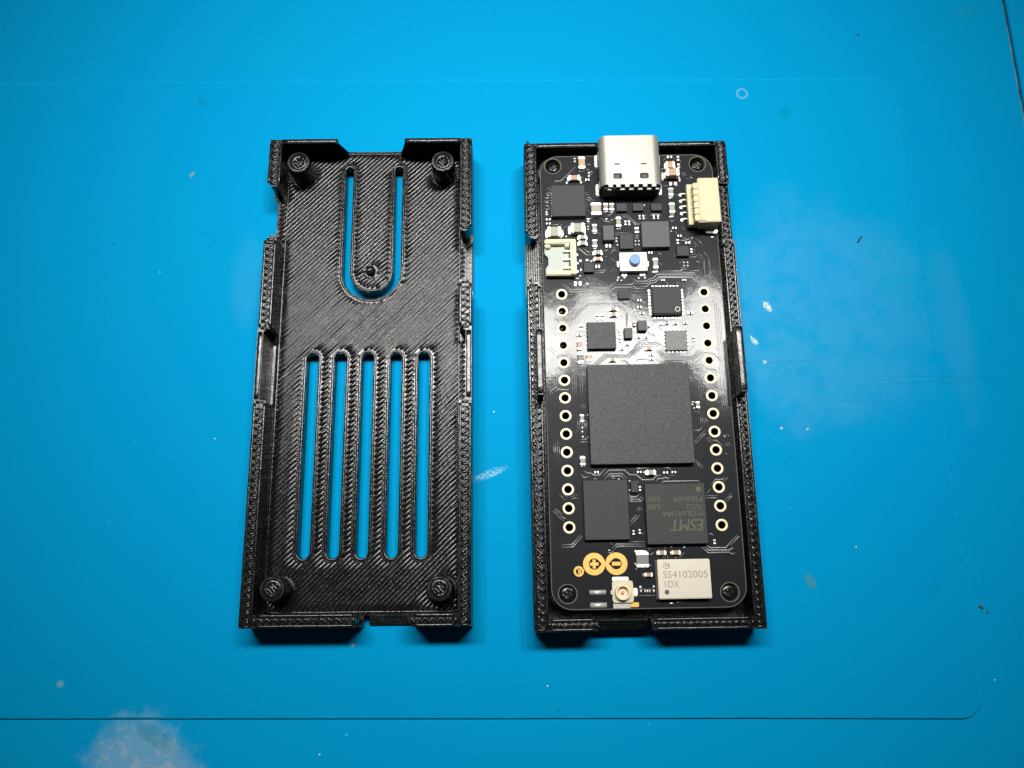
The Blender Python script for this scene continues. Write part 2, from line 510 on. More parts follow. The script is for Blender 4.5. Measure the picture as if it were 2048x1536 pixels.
    [(-8.35,-9.41),(-7.93,-9.85),(-7.27,-9.7)],
    [(-5.42,-9.73),(-4.56,-8.91),(-2.48,-8.91),(-1.78,-9.55),(-0.86,-9.57),(-0.4,-10.01)],
    [(-5.21,-10.16),(-4.45,-9.38),(-2.8,-9.4),(-2.14,-10.11)],
    [(-4.54,-9.91),(-4.33,-9.68),(-2.98,-9.7),(-2.44,-10.21)],
    [(-4.22,-10.11),(-4.08,-9.95),(-3.69,-9.99)],
    [(-6.69,-10.14),(-6.45,-9.97),(-6.2,-10.14)],
    [(-11.4,-12.04),(-10.57,-12.87)],
    [(-10.99,-11.78),(-10.2,-12.58)],
    [(-9.91,-12.65),(-9.23,-12.01)],
    [(-9.65,-12.82),(-9.31,-12.53),(-8.86,-12.67)],
    [(-9.17,-12.27),(-8.97,-12.11)],
    [(-12.31,-14.25),(-11.61,-14.82)],
    [(-12.11,-14.02),(-11.28,-14.83)],
    [(-11.88,-13.93),(-10.96,-14.83)],
    [(-2.14,-12.13),(-1.67,-12.56),(-1.02,-12.57),(-0.64,-12.28)],
    [(-2.13,-12.49),(-1.66,-12.86),(-0.56,-12.88)],
    [(-2.11,-12.85),(-1.8,-13.15),(-0.57,-13.17)],
    [(-0.87,-10.33),(-0.56,-10.7)],
    [(-1.73,-9.55),(-0.82,-9.6),(-0.13,-10.27),(1.32,-10.3),(1.89,-9.72),(2.62,-9.7)],
    [(-0.82,-8.87),(-0.7,-8.69),(0.93,-8.68)],
    [(1.7,-10.52),(2.09,-10.13),(2.74,-10.14),(3.04,-9.96),(3.32,-10.15),(3.62,-9.97)],
    [(2.37,-10.82),(2.75,-10.54),(7.4,-10.51),(7.73,-10.84)],
    [(2.9,-8.67),(3.59,-8.69),(3.9,-8.98)],
    [(3.63,-9.75),(4.33,-9.72)],
    [(-1.88,-12.49),(-1.67,-12.6),(-1.02,-12.58),(-0.68,-12.3)],
    [(-1.9,-12.89),(-0.67,-12.91),(-0.25,-12.48)],
    [(-1.91,-13.18),(-0.47,-13.17),(0.03,-12.63)],
    [(7.27,-5.53),(7.97,-4.94)],
    [(7.22,-5.23),(7.53,-4.94)],
    [(7.23,-7.64),(8.35,-8.76)],
    [(7.28,-8.01),(8.09,-8.87)],
    [(9.18,-4.96),(9.63,-5.35)],
    [(9.65,-5.01),(10.31,-5.02),(11.2,-5.93)],
    [(11.49,-5.45),(11.96,-5.98)],
    [(11.8,-5.27),(12.27,-5.8)],
    [(9.09,-11.08),(9.76,-10.4),(10.74,-10.38),(11.05,-10.09)],
    [(10.82,-10.74),(11.49,-10.1)],
    [(8.35,-12.3),(9.05,-11.66)],
    [(8.23,-12.55),(10.03,-12.55)],
    [(8.2,-12.88),(9.65,-12.86),(9.82,-12.98)],
    [(10.77,-13.28),(11.83,-12.25)],
    [(11.04,-13.46),(11.76,-12.68),(11.94,-12.69)],
    [(-1.02,-14.09),(-0.34,-14.1)],
    [(-1.11,-14.38),(-0.39,-14.32)],
    [(-2.05,-15.79),(-1.07,-14.95)],
    [(-1.7,-15.98),(-0.72,-15.06)],
    [(-0.23,-11.43),(-0.08,-11.22)],
    [(4.54,-9.25),(4.76,-9.18)],
    [(11.34,-6.9),(11.71,-6.87)],
    [(-11.23,-18.72),(-9.9,-18.75),(-8.72,-17.52)],
    [(-11.3,-19.07),(-9.78,-19.07),(-8.44,-17.65)],
    [(-2.09,-16.01),(-1.1,-14.99)],
    [(-2.12,-16.43),(-0.71,-15.07)],
    [(-4.62,-19.38),(-3.95,-18.78),(-0.21,-18.84)],
    [(-4.31,-19.48),(-3.87,-19.07),(-0.23,-19.13)],
    [(-2.38,-18.51),(-0.19,-18.52)],
    [(-5.2,-19.88),(-4.91,-19.94),(-4.35,-19.63)],
    [(-4.78,-18.61),(-4.5,-18.87)],
    [(-11.79,-14.82),(-10.84,-15.68)],
    [(-11.33,-14.82),(-10.76,-15.32),(-10.56,-15.23)],
    [(-0.61,-17.39),(-0.25,-17.4)],
    [(7.22,-19.29),(8.07,-20.1),(10.88,-20.08),(11.24,-20.34),(11.65,-20.15)],
    [(7.58,-19.2),(8.15,-19.78),(10.96,-19.79),(11.31,-19.51),(11.56,-19.64)],
    [(7.88,-19.04),(8.34,-19.46),(10.47,-19.47),(12.1,-17.83)],
    [(11.07,-19.25),(12.27,-18.06),(12.45,-18.06)],
    [(8.25,-17.64),(8.76,-17.65),(8.97,-17.91)],
    [(0.15,-19.65),(0.59,-19.24)],
    [(0.27,-20.28),(0.6,-20.16),(0.91,-19.94)],
    [(2.27,-19.27),(2.55,-19.49)],
    [(2.07,-20.5),(2.34,-20.76)],
    [(2.59,-20.45),(2.83,-20.71)],
    [(3.6,-20.75),(3.87,-20.5)],
    [(4.18,-20.76),(4.94,-19.98)],
    [(0.17,-21.58),(0.58,-21.62)],
    [(-0.82,-22.6),(-0.72,-23.11)],
    [(-1.44,-24.62),(-0.53,-24.64)],
    [(-1.33,-25.46),(-0.58,-25.47)],
    [(-1.19,-24.65),(1.01,-24.69)],
    [(-1.23,-25.46),(0.97,-25.45)],
]

ZB = 5.6            # top of the circuit board
ZR = 6.2            # rims of both printed shells
LID = (-38.04, 6.13)
CASE = (-0.11, 5.17)

# ------------------------------------------------------------------ materials
def mat(name, color, rough=0.5, metal=0.0, spec=0.5, coat=0.0, coat_rough=0.1):
    m = bpy.data.materials.new(name); m.use_nodes = True
    b = m.node_tree.nodes['Principled BSDF']
    b.inputs['Base Color'].default_value = (*color, 1)
    b.inputs['Roughness'].default_value = rough
    b.inputs['Metallic'].default_value = metal
    b.inputs['Specular IOR Level'].default_value = spec
    b.inputs['Coat Weight'].default_value = coat
    b.inputs['Coat Roughness'].default_value = coat_rough
    return m
class N:
    """small node-graph helper"""
    def __init__(s, m):
        s.t = m.node_tree; s.b = s.t.nodes['Principled BSDF']
        s.co = s.new('ShaderNodeTexCoord').outputs['Object']
    def new(s, k, **kw):
        n = s.t.nodes.new(k)
        for a, v in kw.items(): setattr(n, a, v)
        return n
    def link(s, a, b): s.t.links.new(a, b)
    def noise(s, scale, detail=4, rough=0.55, co=None, dist=0.0):
        n = s.new('ShaderNodeTexNoise')
        n.inputs['Scale'].default_value = scale; n.inputs['Detail'].default_value = detail
        n.inputs['Roughness'].default_value = rough; n.inputs['Distortion'].default_value = dist
        s.link(co or s.co, n.inputs['Vector']); return n.outputs['Fac']
    def ramp(s, v, a, b, lo=0.0, hi=1.0):
        n = s.new('ShaderNodeMapRange'); n.clamp = True
        n.interpolation_type = 'SMOOTHSTEP'
        s.link(v, n.inputs[0])
        for i, x in enumerate((a, b, lo, hi)): n.inputs[i + 1].default_value = x
        return n.outputs[0]
    def math(s, op, a, b=None, c=None):
        n = s.new('ShaderNodeMath', operation=op)
        for i, x in enumerate((a, b, c)):
            if x is None: continue
            if isinstance(x, (int, float)): n.inputs[i].default_value = x
            else: s.link(x, n.inputs[i])
        return n.outputs[0]
    def mix(s, f, a, b):
        n = s.new('ShaderNodeMix', data_type='RGBA')
        s.link(f, n.inputs[0]) if not isinstance(f, float) else setattr(n.inputs[0], 'default_value', f)
        for i, x in ((6, a), (7, b)):
            if isinstance(x, tuple): n.inputs[i].default_value = (*x, 1)
            else: s.link(x, n.inputs[i])
        return n.outputs[2]
    def bump(s, h, strength, dist):
        n = s.new('ShaderNodeBump')
        n.inputs['Strength'].default_value = strength; n.inputs['Distance'].default_value = dist
        s.link(h, n.inputs['Height']); s.link(n.outputs[0], s.b.inputs['Normal']); return n
    def blob(s, cx, cy, rx, ry, soft, rot=0.0, wob=0.35, ws=0.35):
        """mask of a stain with a ragged edge: 1 inside, 0 outside"""
        mp = s.new('ShaderNodeMapping', vector_type='TEXTURE')
        mp.inputs['Location'].default_value = (cx, cy, 0)
        mp.inputs['Rotation'].default_value = (0, 0, math.radians(rot))
        mp.inputs['Scale'].default_value = (rx, ry, 1000)
        s.link(s.co, mp.inputs['Vector'])
        ln = s.new('ShaderNodeVectorMath', operation='LENGTH'); s.link(mp.outputs[0], ln.inputs[0])
        nz = s.noise(ws, 5, 0.65)
        d = s.math('ADD', ln.outputs['Value'], s.math('MULTIPLY', s.math('SUBTRACT', nz, 0.5), wob * 2))
        return s.ramp(d, 1 - soft, 1 + soft, 1.0, 0.0)

def grain(m, scale, strength, dist, vary=0.0, color=None):
    g = N(m); f = g.noise(scale, 3, 0.6)
    if strength: g.bump(f, strength, dist)
    if vary:
        c = g.mix(g.ramp(f, 0.35, 0.7), tuple(x * (1 - vary) for x in color), tuple(min(1, x * (1 + vary)) for x in color))
        g.link(c, g.b.inputs['Base Color'])
    return m

# black printed plastic: fine layer lines on upright faces, slight drag marks
M_PLASTIC = mat('black_plastic', (0.008, 0.0083, 0.0088), 0.25, 0, 0.45)
g = N(M_PLASTIC)
wv = g.new('ShaderNodeTexWave', wave_type='BANDS', bands_direction='Z')
wv.inputs['Scale'].default_value = 1.6; wv.inputs['Distortion'].default_value = 0.4
g.link(g.co, wv.inputs['Vector'])
h = g.math('ADD', g.math('MULTIPLY', wv.outputs['Fac'], 0.6), g.math('MULTIPLY', g.noise(2.6, 4), 0.9))
g.bump(h, 0.35, 0.07)
g.link(g.ramp(g.noise(0.8, 4), 0.3, 0.75, 0.18, 0.32), g.b.inputs['Roughness'])
M_BEAD = mat('black_plastic_strand', (0.007, 0.0073, 0.0078), 0.25, 0, 0.42)
g = N(M_BEAD)
g.bump(g.noise(1.7, 4, 0.6), 0.4, 0.10)
g.link(g.ramp(g.noise(0.5, 5), 0.3, 0.75, 0.16, 0.29), g.b.inputs['Roughness'])

# glossy black solder mask, gently uneven
M_MASK = mat('solder_mask', (0.0085, 0.010, 0.0135), 0.42, 0, 0.10, 0.85, 0.07)
g = N(M_MASK)
bn = g.bump(g.math('ADD', g.noise(0.55, 3, 0.5), g.math('MULTIPLY', g.noise(3.0, 3, 0.6), 0.18)), 0.09, 0.09)
g.link(bn.outputs[0], g.b.inputs['Coat Normal'])
g.b.inputs['Coat IOR'].default_value = 1.28
M_TRACK = mat('masked_copper', (0.25, 0.25, 0.25), 0.4, 0.0, 0.3, 0.6, 0.12)
M_FINE = mat('buried_copper', (0.03, 0.031, 0.034), 0.4, 0.0, 0.3, 0.6, 0.12)
M_EDGE = mat('board_edge', (0.11, 0.11, 0.075), 0.6)

M_EPOXY = grain(mat('chip_epoxy', (0.033, 0.034, 0.035), 0.62, 0, 0.45), 9.0, 0.5, 0.03, 0.35, (0.033, 0.034, 0.035))
M_EPOXY_CPU = grain(mat('chip_epoxy_speckled', (0.036, 0.036, 0.036), 0.55, 0, 0.5), 6.0, 0.6, 0.04, 0.9, (0.036, 0.036, 0.036))
M_EPOXY_DARK = grain(mat('chip_epoxy_dark', (0.018, 0.020, 0.026), 0.55, 0, 0.4), 9.0, 0.4, 0.02)
M_EPOXY_SHINY = grain(mat('chip_epoxy_shiny', (0.09, 0.09, 0.09), 0.36, 0, 0.55), 7.0, 0.8, 0.05)
M_FERRITE = grain(mat('ferrite', (0.085, 0.085, 0.085), 0.6), 9.0, 0.4, 0.03)
M_TIN = grain(mat('solder', (0.80, 0.79, 0.75), 0.32, 0.45, 0.6), 5.0, 0.5, 0.05)
M_STEEL = grain(mat('brushed_steel', (0.43, 0.42, 0.375), 0.48, 0.45, 0.45), 6.0, 0.4, 0.02, 0.15, (0.43, 0.42, 0.375))
M_CAN = grain(mat('radio_can', (0.62, 0.57, 0.47), 0.45, 0.25, 0.5), 7.0, 0.2, 0.01, 0.05, (0.62, 0.57, 0.47))
M_GOLD = grain(mat('plated_gold', (0.80, 0.67, 0.42), 0.40, 0.25, 0.5), 6.0, 0.3, 0.02)
M_LOGO = grain(mat('matte_gold', (0.80, 0.46, 0.10), 0.42, 0.25, 0.5), 8.0, 0.3, 0.02, 0.10, (0.80, 0.46, 0.10))
M_CREAM = grain(mat('cream_nylon', (0.70, 0.63, 0.39), 0.5, 0, 0.4), 3.0, 0.2, 0.02, 0.04, (0.70, 0.63, 0.39))
M_IVORY = grain(mat('ivory_nylon', (0.70, 0.66, 0.46), 0.5, 0, 0.4), 3.0, 0.2, 0.02)
M_PALE = grain(mat('pale_nylon', (0.46, 0.51, 0.46), 0.5, 0, 0.4), 3.0, 0.2, 0.02)
M_WHITE = grain(mat('white_plate', (0.80, 0.78, 0.70), 0.4, 0.1, 0.5), 4.0, 0.2, 0.02)
M_BLUE = grain(mat('blue_button', (0.15, 0.32, 0.58), 0.45, 0, 0.4), 5.0, 0.2, 0.02)
M_VOID = mat('dark_opening', (0.006, 0.006, 0.007), 0.7)
M_INK = mat('grey_marking', (0.135, 0.125, 0.085), 0.7, 0, 0.3)
M_ETCH_SHADE = mat('etch_and_recess_shade', (0.36, 0.325, 0.26), 0.6, 0, 0.3)
M_PINK = mat('pinkish_marking', (0.36, 0.20, 0.15), 0.6, 0, 0.3)
M_FAINT = mat('faint_marking', (0.46, 0.44, 0.38), 0.5, 0.3, 0.4)
M_COPPER = mat('copper_pin', (0.80, 0.50, 0.22), 0.4, 0.4)
M_PEACH = mat('peach_insulator', (0.80, 0.63, 0.48), 0.5)
CER = {k: grain(mat('ceramic_' + k, c, 0.45, 0, 0.45), 8.0, 0.3, 0.02, 0.08, c) for k, c in dict(
    tan=(0.48, 0.30, 0.17), pink=(0.40, 0.24, 0.17), beige=(0.34, 0.31, 0.23), grey=(0.30, 0.28, 0.25),
    pinkgrey=(0.17, 0.155, 0.135), slate=(0.20, 0.215, 0.20)).items()}
M_RES = mat('resistor_body', (0.05, 0.045, 0.045), 0.5)
M_SCRAP = mat('black_scrap', (0.012, 0.013, 0.016), 0.5)
M_CRUMB = mat('brown_crumb', (0.05, 0.07, 0.05), 0.7)
M_FLAKE = grain(mat('dried_flake', (0.42, 0.66, 0.74), 0.45, 0, 0.5), 2.2, 0.8, 0.2, 0.25, (0.42, 0.66, 0.74))

M_DULL = mat('dull_flake', (0.16, 0.33, 0.42), 0.6, 0, 0.3)
# blue silicone with dust, scuffs and stains
M_MAT = mat('blue_silicone', (0.0, 0.30, 0.60), 0.75, 0, 0.02)
g = N(M_MAT)
BLUE = (0.0004, 0.312, 0.655)
c = g.mix(g.ramp(g.noise(0.035, 5, 0.6), 0.35, 0.7), (0.0004, 0.322, 0.630), BLUE)
c = g.mix(g.math('MULTIPLY', g.ramp(g.noise(1.1, 6, 0.7), 0.52, 0.75), 0.22), c, (0.0, 0.265, 0.56))
c = g.mix(g.math('MULTIPLY', g.ramp(g.noise(5.0, 3, 0.7), 0.3, 0.7), 0.16), c, (0.0, 0.26, 0.52))
def paint(mask, amount, col):
    global c
    c = g.mix(g.math('MULTIPLY', mask, amount), c, col)
film = g.blob(29, 14.5, 15.5, 17.0, 0.28, 0, 0.55, 0.10)
film2 = g.blob(48.2, 13, 2.3, 12, 0.5, 4, 0.6, 0.25)
film3 = g.blob(-56.8, 21.5, 2.2, 7.0, 0.45, 0, 0.3, 0.3)
patch = g.ramp(g.noise(0.28, 6, 0.65), 0.30, 0.58, 0.35, 1.0)
films = g.math('MAXIMUM', g.math('MULTIPLY', film, patch), g.math('MAXIMUM', g.math('MULTIPLY', film2, 0.7), g.math('MULTIPLY', film3, 0.4)))
paint(films, 0.013, (0.62, 0.78, 0.86))
blot = g.blob(-66.3, -46.2, 6.8, 5.6, 0.30, -15, 0.75, 0.22)
paint(blot, 0.32, (0.42, 0.52, 0.56))
paint(g.math('MULTIPLY', blot, g.ramp(g.noise(0.45, 5, 0.7), 0.48, 0.66)), 0.34, (0.58, 0.60, 0.57))
paint(g.blob(-65.0, -42.6, 3.0, 1.1, 0.3, -35, 0.45, 0.6), 0.35, (0.0, 0.22, 0.30))
paint(g.math('MULTIPLY', g.blob(-20.8, -8.2, 2.2, 0.50, 0.45, 20, 0.6, 1.4), g.ramp(g.noise(2.8, 3, 0.7), 0.42, 0.6)), 0.75, (0.45, 0.75, 0.88))
for (x, y, rx, ry, a, k) in ((23.1, -23.8, 0.55, 0.9, 0.5, (0.10, 0.26, 0.20)), (-65.7, 51.9, 0.7, 0.8, 0.45, (0.0, 0.22, 0.33)),
                             (-85.3, 50.2, 1.6, 2.0, 0.15, (0.0, 0.26, 0.36)), (57.7, 67.0, 2.2, 1.2, 0.14, (0.02, 0.30, 0.38)),
                             (26.5, 48.6, 1.0, 0.8, 0.40, (0.0, 0.22, 0.36)), (-78.3, -35.5, 0.45, 0.4, 0.45, (0.30, 0.48, 0.42)),
                             (39.8, -25.2, 0.9, 0.6, 0.18, (0.0, 0.18, 0.34)), (-42, 12, 1.2, 0.5, 0.3, (0.0, 0.2, 0.4))):
    paint(g.blob(x, y, rx, ry, 0.5, 30, 0.3, 0.9), a, k)
ring = g.math('MULTIPLY', g.blob(19.94, 52.1, 0.95, 0.95, 0.12, 0, 0.10, 0.9), g.math('SUBTRACT', 1.0, g.blob(19.94, 52.1, 0.66, 0.66, 0.2, 0, 0.10, 0.9)))
paint(ring, 0.3, (0.35, 0.62, 0.70))
# scattered pale and dark specks of dust
for sc, r0, thr, col, am in ((0.42, 0.05, 0.90, (0.10, 0.55, 0.85), 0.6), (0.30, 0.045, 0.93, (0.55, 0.85, 0.95), 0.8), (0.26, 0.06, 0.80, (0.0, 0.14, 0.30), 0.5)):
    vo = g.new('ShaderNodeTexVoronoi', feature='F1'); vo.inputs['Scale'].default_value = sc; vo.inputs['Randomness'].default_value = 1
    g.link(g.co, vo.inputs['Vector'])
    sep = g.new('ShaderNodeSeparateColor'); g.link(vo.outputs['Color'], sep.inputs[0])
    dot = g.math('MULTIPLY', g.ramp(vo.outputs['Distance'], r0 * 0.5, r0, 1.0, 0.0), g.math('GREATER_THAN', sep.outputs[0], thr))
    paint(dot, am, col)
# a few hair-thin scratches
for (x, y, lx, rot, am) in ((22, 7.6, 6, 2, 0.35), (46, 5.0, 9, -1, 0.35), (44, 4.2, 8, 1, 0.25), (32, 1.5, 7, -4, 0.3), (40, 3.6, 3, -25, 0.3),
                            (20, -6.5, 5, -35, 0.2), (-20.3, 13.6, 3, -28, 0.3), (-62, 28, 5, -32, 0.18), (47, -24, 2.5, 70, 0.2), (-61, -38.5, 1.6, 55, 0.3)):
    paint(g.blob(x, y, lx, 0.10, 0.5, rot, 0.3, 0.3), am, (0.0, 0.17, 0.36) if am != 0.3 else (0.0, 0.2, 0.42))
g.link(c, g.b.inputs['Base Color'])
g.link(g.math('ADD', g.math('MULTIPLY', films, 0.16), 0.02), g.b.inputs['Specular IOR Level'])
g.link(g.math('SUBTRACT', 0.64, g.math('MULTIPLY', films, 0.16)), g.b.inputs['Roughness'])
g.bump(g.math('ADD', g.noise(2.2, 4, 0.7), g.math('MULTIPLY', g.noise(0.22, 3), 1.6)), 0.30, 0.10)

M_LIP = grain(mat('pale_silicone_lip', (0.002, 0.365, 0.65), 0.75, 0, 0.05), 0.6, 0.2, 0.05, 0.10, (0.002, 0.365, 0.65))  # bevelled lip, a slightly paler blue than the mat
M_GRIME = grain(mat('grimy_silicone_edge', (0.09, 0.22, 0.24), 0.8, 0, 0.05), 0.35, 0.2, 0.05, 0.6, (0.09, 0.22, 0.24))

# ------------------------------------------------------------------ mesh helpers
def empty(name, loc, rz=0.0, **props):
    o = bpy.data.objects.new(name, None); COL.objects.link(o)
    o.location = loc; o.rotation_euler = (0, 0, rz); o.empty_display_size = 2
    for k, v in props.items(): o[k] = v
    return o
def link(name, me, parent=None, loc=(0, 0, 0), rz=0.0, **props):
    o = bpy.data.objects.new(name, me); COL.objects.link(o)
    o.parent = parent; o.location = loc; o.rotation_euler = (0, 0, rz)
    for k, v in props.items(): o[k] = v
    return o
def finish(name, bm, mats, smooth=False):
    me = bpy.data.meshes.new(name)
    bmesh.ops.recalc_face_normals(bm, faces=bm.faces)
    bm.to_mesh(me); bm.free()
    for m in (mats if isinstance(mats, (list, tuple)) else [mats]): me.materials.append(m)
    if smooth:
        for p in me.polygons: p.use_smooth = True
        if smooth != True: me.set_sharp_from_angle(angle=math.radians(smooth))
    return me
def add_box(bm, x0, x1, y0, y1, z0, z1, bev=0.0, seg=1, mi=0):
    t = bmesh.new()
    bmesh.ops.create_cube(t, size=1)
    for v in t.verts:
        v.co = Vector(((x0 + x1) / 2 + v.co.x * (x1 - x0), (y0 + y1) / 2 + v.co.y * (y1 - y0), (z0 + z1) / 2 + v.co.z * (z1 - z0)))
    if bev: bmesh.ops.bevel(t, geom=t.edges[:], offset=bev, segments=seg, affect='EDGES')
    join(bm, t, mi)
def join(bm, t, mi=0):
    mp = {v: bm.verts.new(v.co) for v in t.verts}
    for f in t.faces:
        try:
            nf = bm.faces.new([mp[v] for v in f.verts]); nf.material_index = mi; nf.smooth = f.smooth
        except ValueError: pass
    t.free()
def box(name, parent, cx, cy, w, d, z0, z1, m, bev=0.04, seg=1, **props):
    bm = bmesh.new(); add_box(bm, -w / 2, w / 2, -d / 2, d / 2, 0, z1 - z0, bev, seg)
    return link(name, finish(name, bm, m), parent, (cx, cy, z0), **props)
def add_plate(bm, outline, holes, z0, z1, mi=0, hole_mi=None, inset=0.0):
    """flat plate with real holes"""
    loops = [outline] + list(holes)
    co, ed = [], []
    for lp in loops:
        n = len(co); co += [Vector(p) for p in lp]
        ed += [(n + i, n + (i + 1) % len(lp)) for i in range(len(lp))]
    v2, e2, f2, ov, oe, of = delaunay_2d_cdt(co, ed, [], 2 if not holes else 4, 1e-6)
    top = [bm.verts.new((p.x, p.y, z1)) for p in v2]; bot = [bm.verts.new((p.x, p.y, z0)) for p in v2]
    def inside(p, lp):
        c = False
        for i in range(len(lp)):
            (x1, y1), (x2, y2) = lp[i], lp[i - 1]
            if (y1 > p.y) != (y2 > p.y) and p.x < (x2 - x1) * (p.y - y1) / (y2 - y1) + x1: c = not c
        return c
    cnt = {}
    for f in f2:
        ctr = sum((v2[i] for i in f), Vector((0, 0))) / len(f)
        if any(inside(ctr, h) for h in holes) or not inside(ctr, outline): continue
        a = bm.faces.new([top[i] for i in f]); b = bm.faces.new([bot[i] for i in reversed(f)])
        a.material_index = b.material_index = mi
        for i in range(len(f)):
            e = (f[i], f[(i + 1) % len(f)]); k = tuple(sorted(e)); cnt.setdefault(k, []).append(e)
    for k, es in cnt.items():
        if len(es) == 1:
            i, j = es[0]
            q = bm.faces.new([top[j], top[i], bot[i], bot[j]]); q.material_index = mi if hole_mi is None else hole_mi
    for v in [v for v in bm.verts if not v.link_faces]: bm.verts.remove(v)
def circle(cx, cy, r, n=24, a0=0.0, a1=math.tau, closed=True):
    k = n if closed else n + 1
    return [(cx + r * math.cos(a0 + (a1 - a0) * i / n), cy + r * math.sin(a0 + (a1 - a0) * i / n)) for i in range(k)]
def rrect(x0, x1, y0, y1, r, n=6):
    out = []
    for cx, cy, a in ((x1 - r, y1 - r, 0), (x0 + r, y1 - r, 90), (x0 + r, y0 + r, 180), (x1 - r, y0 + r, 270)):
        out += circle(cx, cy, r, n, math.radians(a), math.radians(a + 90), False)
    return out
def add_lathe(bm, cx, cy, prof, n=24, mi=0, wob=0.0):
    rings = []
    for r, z in prof:
        rings.append([bm.verts.new((cx + r * (1 + random.uniform(-wob, wob)) * math.cos(math.tau * i / n), cy + r * (1 + random.uniform(-wob, wob)) * math.sin(math.tau * i / n), z + (random.uniform(-wob, wob) if wob else 0))) for i in range(n)])
    for a, b in zip(rings, rings[1:]):
        for i in range(n):
            f = bm.faces.new([a[i], a[(i + 1) % n], b[(i + 1) % n], b[i]]); f.material_index = mi; f.smooth = True
    for rg in (rings[0], rings[-1]):
        if (Vector(rg[0].co) - Vector(rg[1].co)).length > 1e-4:
            pass
    return rings
def cap_ring(bm, rg, mi=0):
    f = bm.faces.new(rg); f.material_index = mi
PROF = ((-0.5, 0.0), (-0.42, 0.62), (-0.24, 0.97), (0.0, 1.0), (0.24, 0.97), (0.42, 0.62), (0.5, 0.0))
FLAT = ((-0.5, 0.0), (-0.28, 1.0), (0.28, 1.0), (0.5, 0.0))
def add_bead(bm, pts, w, h, z, prof=PROF, wob=0.0, knob=1.0, closed=False):
    """a strand of plastic (or a masked copper track) laid along pts"""
    P = [Vector(p) for p in pts]; n = len(P)
    if n < 2: return
    rows = []
    for i in range(n):
        a = P[i - 1] if (i > 0 or closed) else P[i]
        b = P[(i + 1) % n] if (i < n - 1 or closed) else P[i]
        d = (b - a)
        if d.length < 1e-6: d = Vector((1, 0))
        d.normalize()
        nn = Vector((-d.y, d.x)); k = 1.0
        if 0 < i < n - 1 or closed:
            d1 = (P[i] - a).normalized() if (P[i] - a).length > 1e-6 else d
            k = min(1.6, 1 / max(0.5, abs(d1.dot(d))))
        ww, hh = w * k, h
        if wob: ww *= random.uniform(1 - wob, 1 + wob); hh *= random.uniform(1 - wob, 1 + wob)
        if not closed and i in (0, n - 1): ww *= 0.45 * knob; hh *= 0.35
        elif not closed and i in (1, n - 2): ww *= knob; hh *= knob
        rows.append([bm.verts.new((P[i].x + nn.x * u * ww, P[i].y + nn.y * u * ww, z + v * hh)) for u, v in prof])
    m = len(prof)
    for i in range(n if closed else n - 1):
        r0, r1 = rows[i], rows[(i + 1) % n]
        for j in range(m - 1):
            f = bm.faces.new([r0[j], r0[j + 1], r1[j + 1], r1[j]]); f.smooth = True
    if not closed:
        for r in (rows[0], rows[-1]): bm.faces.new(r)
def soft(pts, end=0.12, step=1.2):
    """resample a polyline so that a strand gets rounded ends and small waves"""
    out = []
    for i in range(len(pts) - 1):
        a, b = Vector(pts[i]), Vector(pts[i + 1]); L = (b - a).length
        if L < 1e-5: continue
        k = max(1, int(L / step))
        ts = [j / k for j in range(k)]
        for t in ts: out.append(a.lerp(b, t))
    out.append(Vector(pts[-1]))
    a, b = out[0], out[1]; L = (b - a).length; e = min(end, L * 0.4)
    out.insert(1, a.lerp(b, e / max(L, 1e-6)))
    a, b = out[-1], out[-2]; L = (b - a).length; e = min(end, L * 0.4)
    out.insert(len(out) - 1, a.lerp(b, e / max(L, 1e-6)))
    return [(p.x, p.y) for p in out]
def lettering(name, words, cx, cy, w, d, z, m, parent, turn=False, bold=0.0, shear=0.0):
    cu = bpy.data.curves.new(name, 'FONT'); cu.body = words; cu.shear = shear; cu.resolution_u = 3
    ob = bpy.data.objects.new(name, cu); COL.objects.link(ob)
    dg = bpy.context.evaluated_depsgraph_get(); dg.update()
    me = bpy.data.meshes.new_from_object(ob.evaluated_get(dg)); me.name = name
    bpy.data.objects.remove(ob); bpy.data.curves.remove(cu)
    xs = [v.co.x for v in me.vertices]; ys = [v.co.y for v in me.vertices]
    for v in me.vertices:
        x = ((v.co.x - min(xs)) / (max(xs) - min(xs)) - 0.5) * w; y = ((v.co.y - min(ys)) / (max(ys) - min(ys)) - 0.5) * d
        v.co = Vector((-x, -y, v.co.z)) if turn else Vector((x, y, v.co.z))
    if bold:                                    # a heavier face: the same letters once more, a hair aside and above
        bm = bmesh.new(); bm.from_mesh(me)
        for k, g in enumerate([bm.faces[:]] * 3):
            r = bmesh.ops.duplicate(bm, geom=g)
            for v in [e for e in r['geom'] if isinstance(e, bmesh.types.BMVert)]: v.co += Vector((bold * (k + 1), 0, 0.0015 * (k + 1)))
        bm.to_mesh(me); bm.free()
    for p in me.polygons: p.use_smooth = False
    me.materials.clear(); me.materials.append(m)
    return link(name, me, parent, (cx, cy, z))
def disc(name, cx, cy, r, z, m, parent, r_in=0.0, n=20):
    bm = bmesh.new(); add_plate(bm, circle(0, 0, r, n), [circle(0, 0, r_in, n)] if r_in else [], 0, 0.008)
    return link(name, finish(name, bm, m), parent, (cx, cy, z))

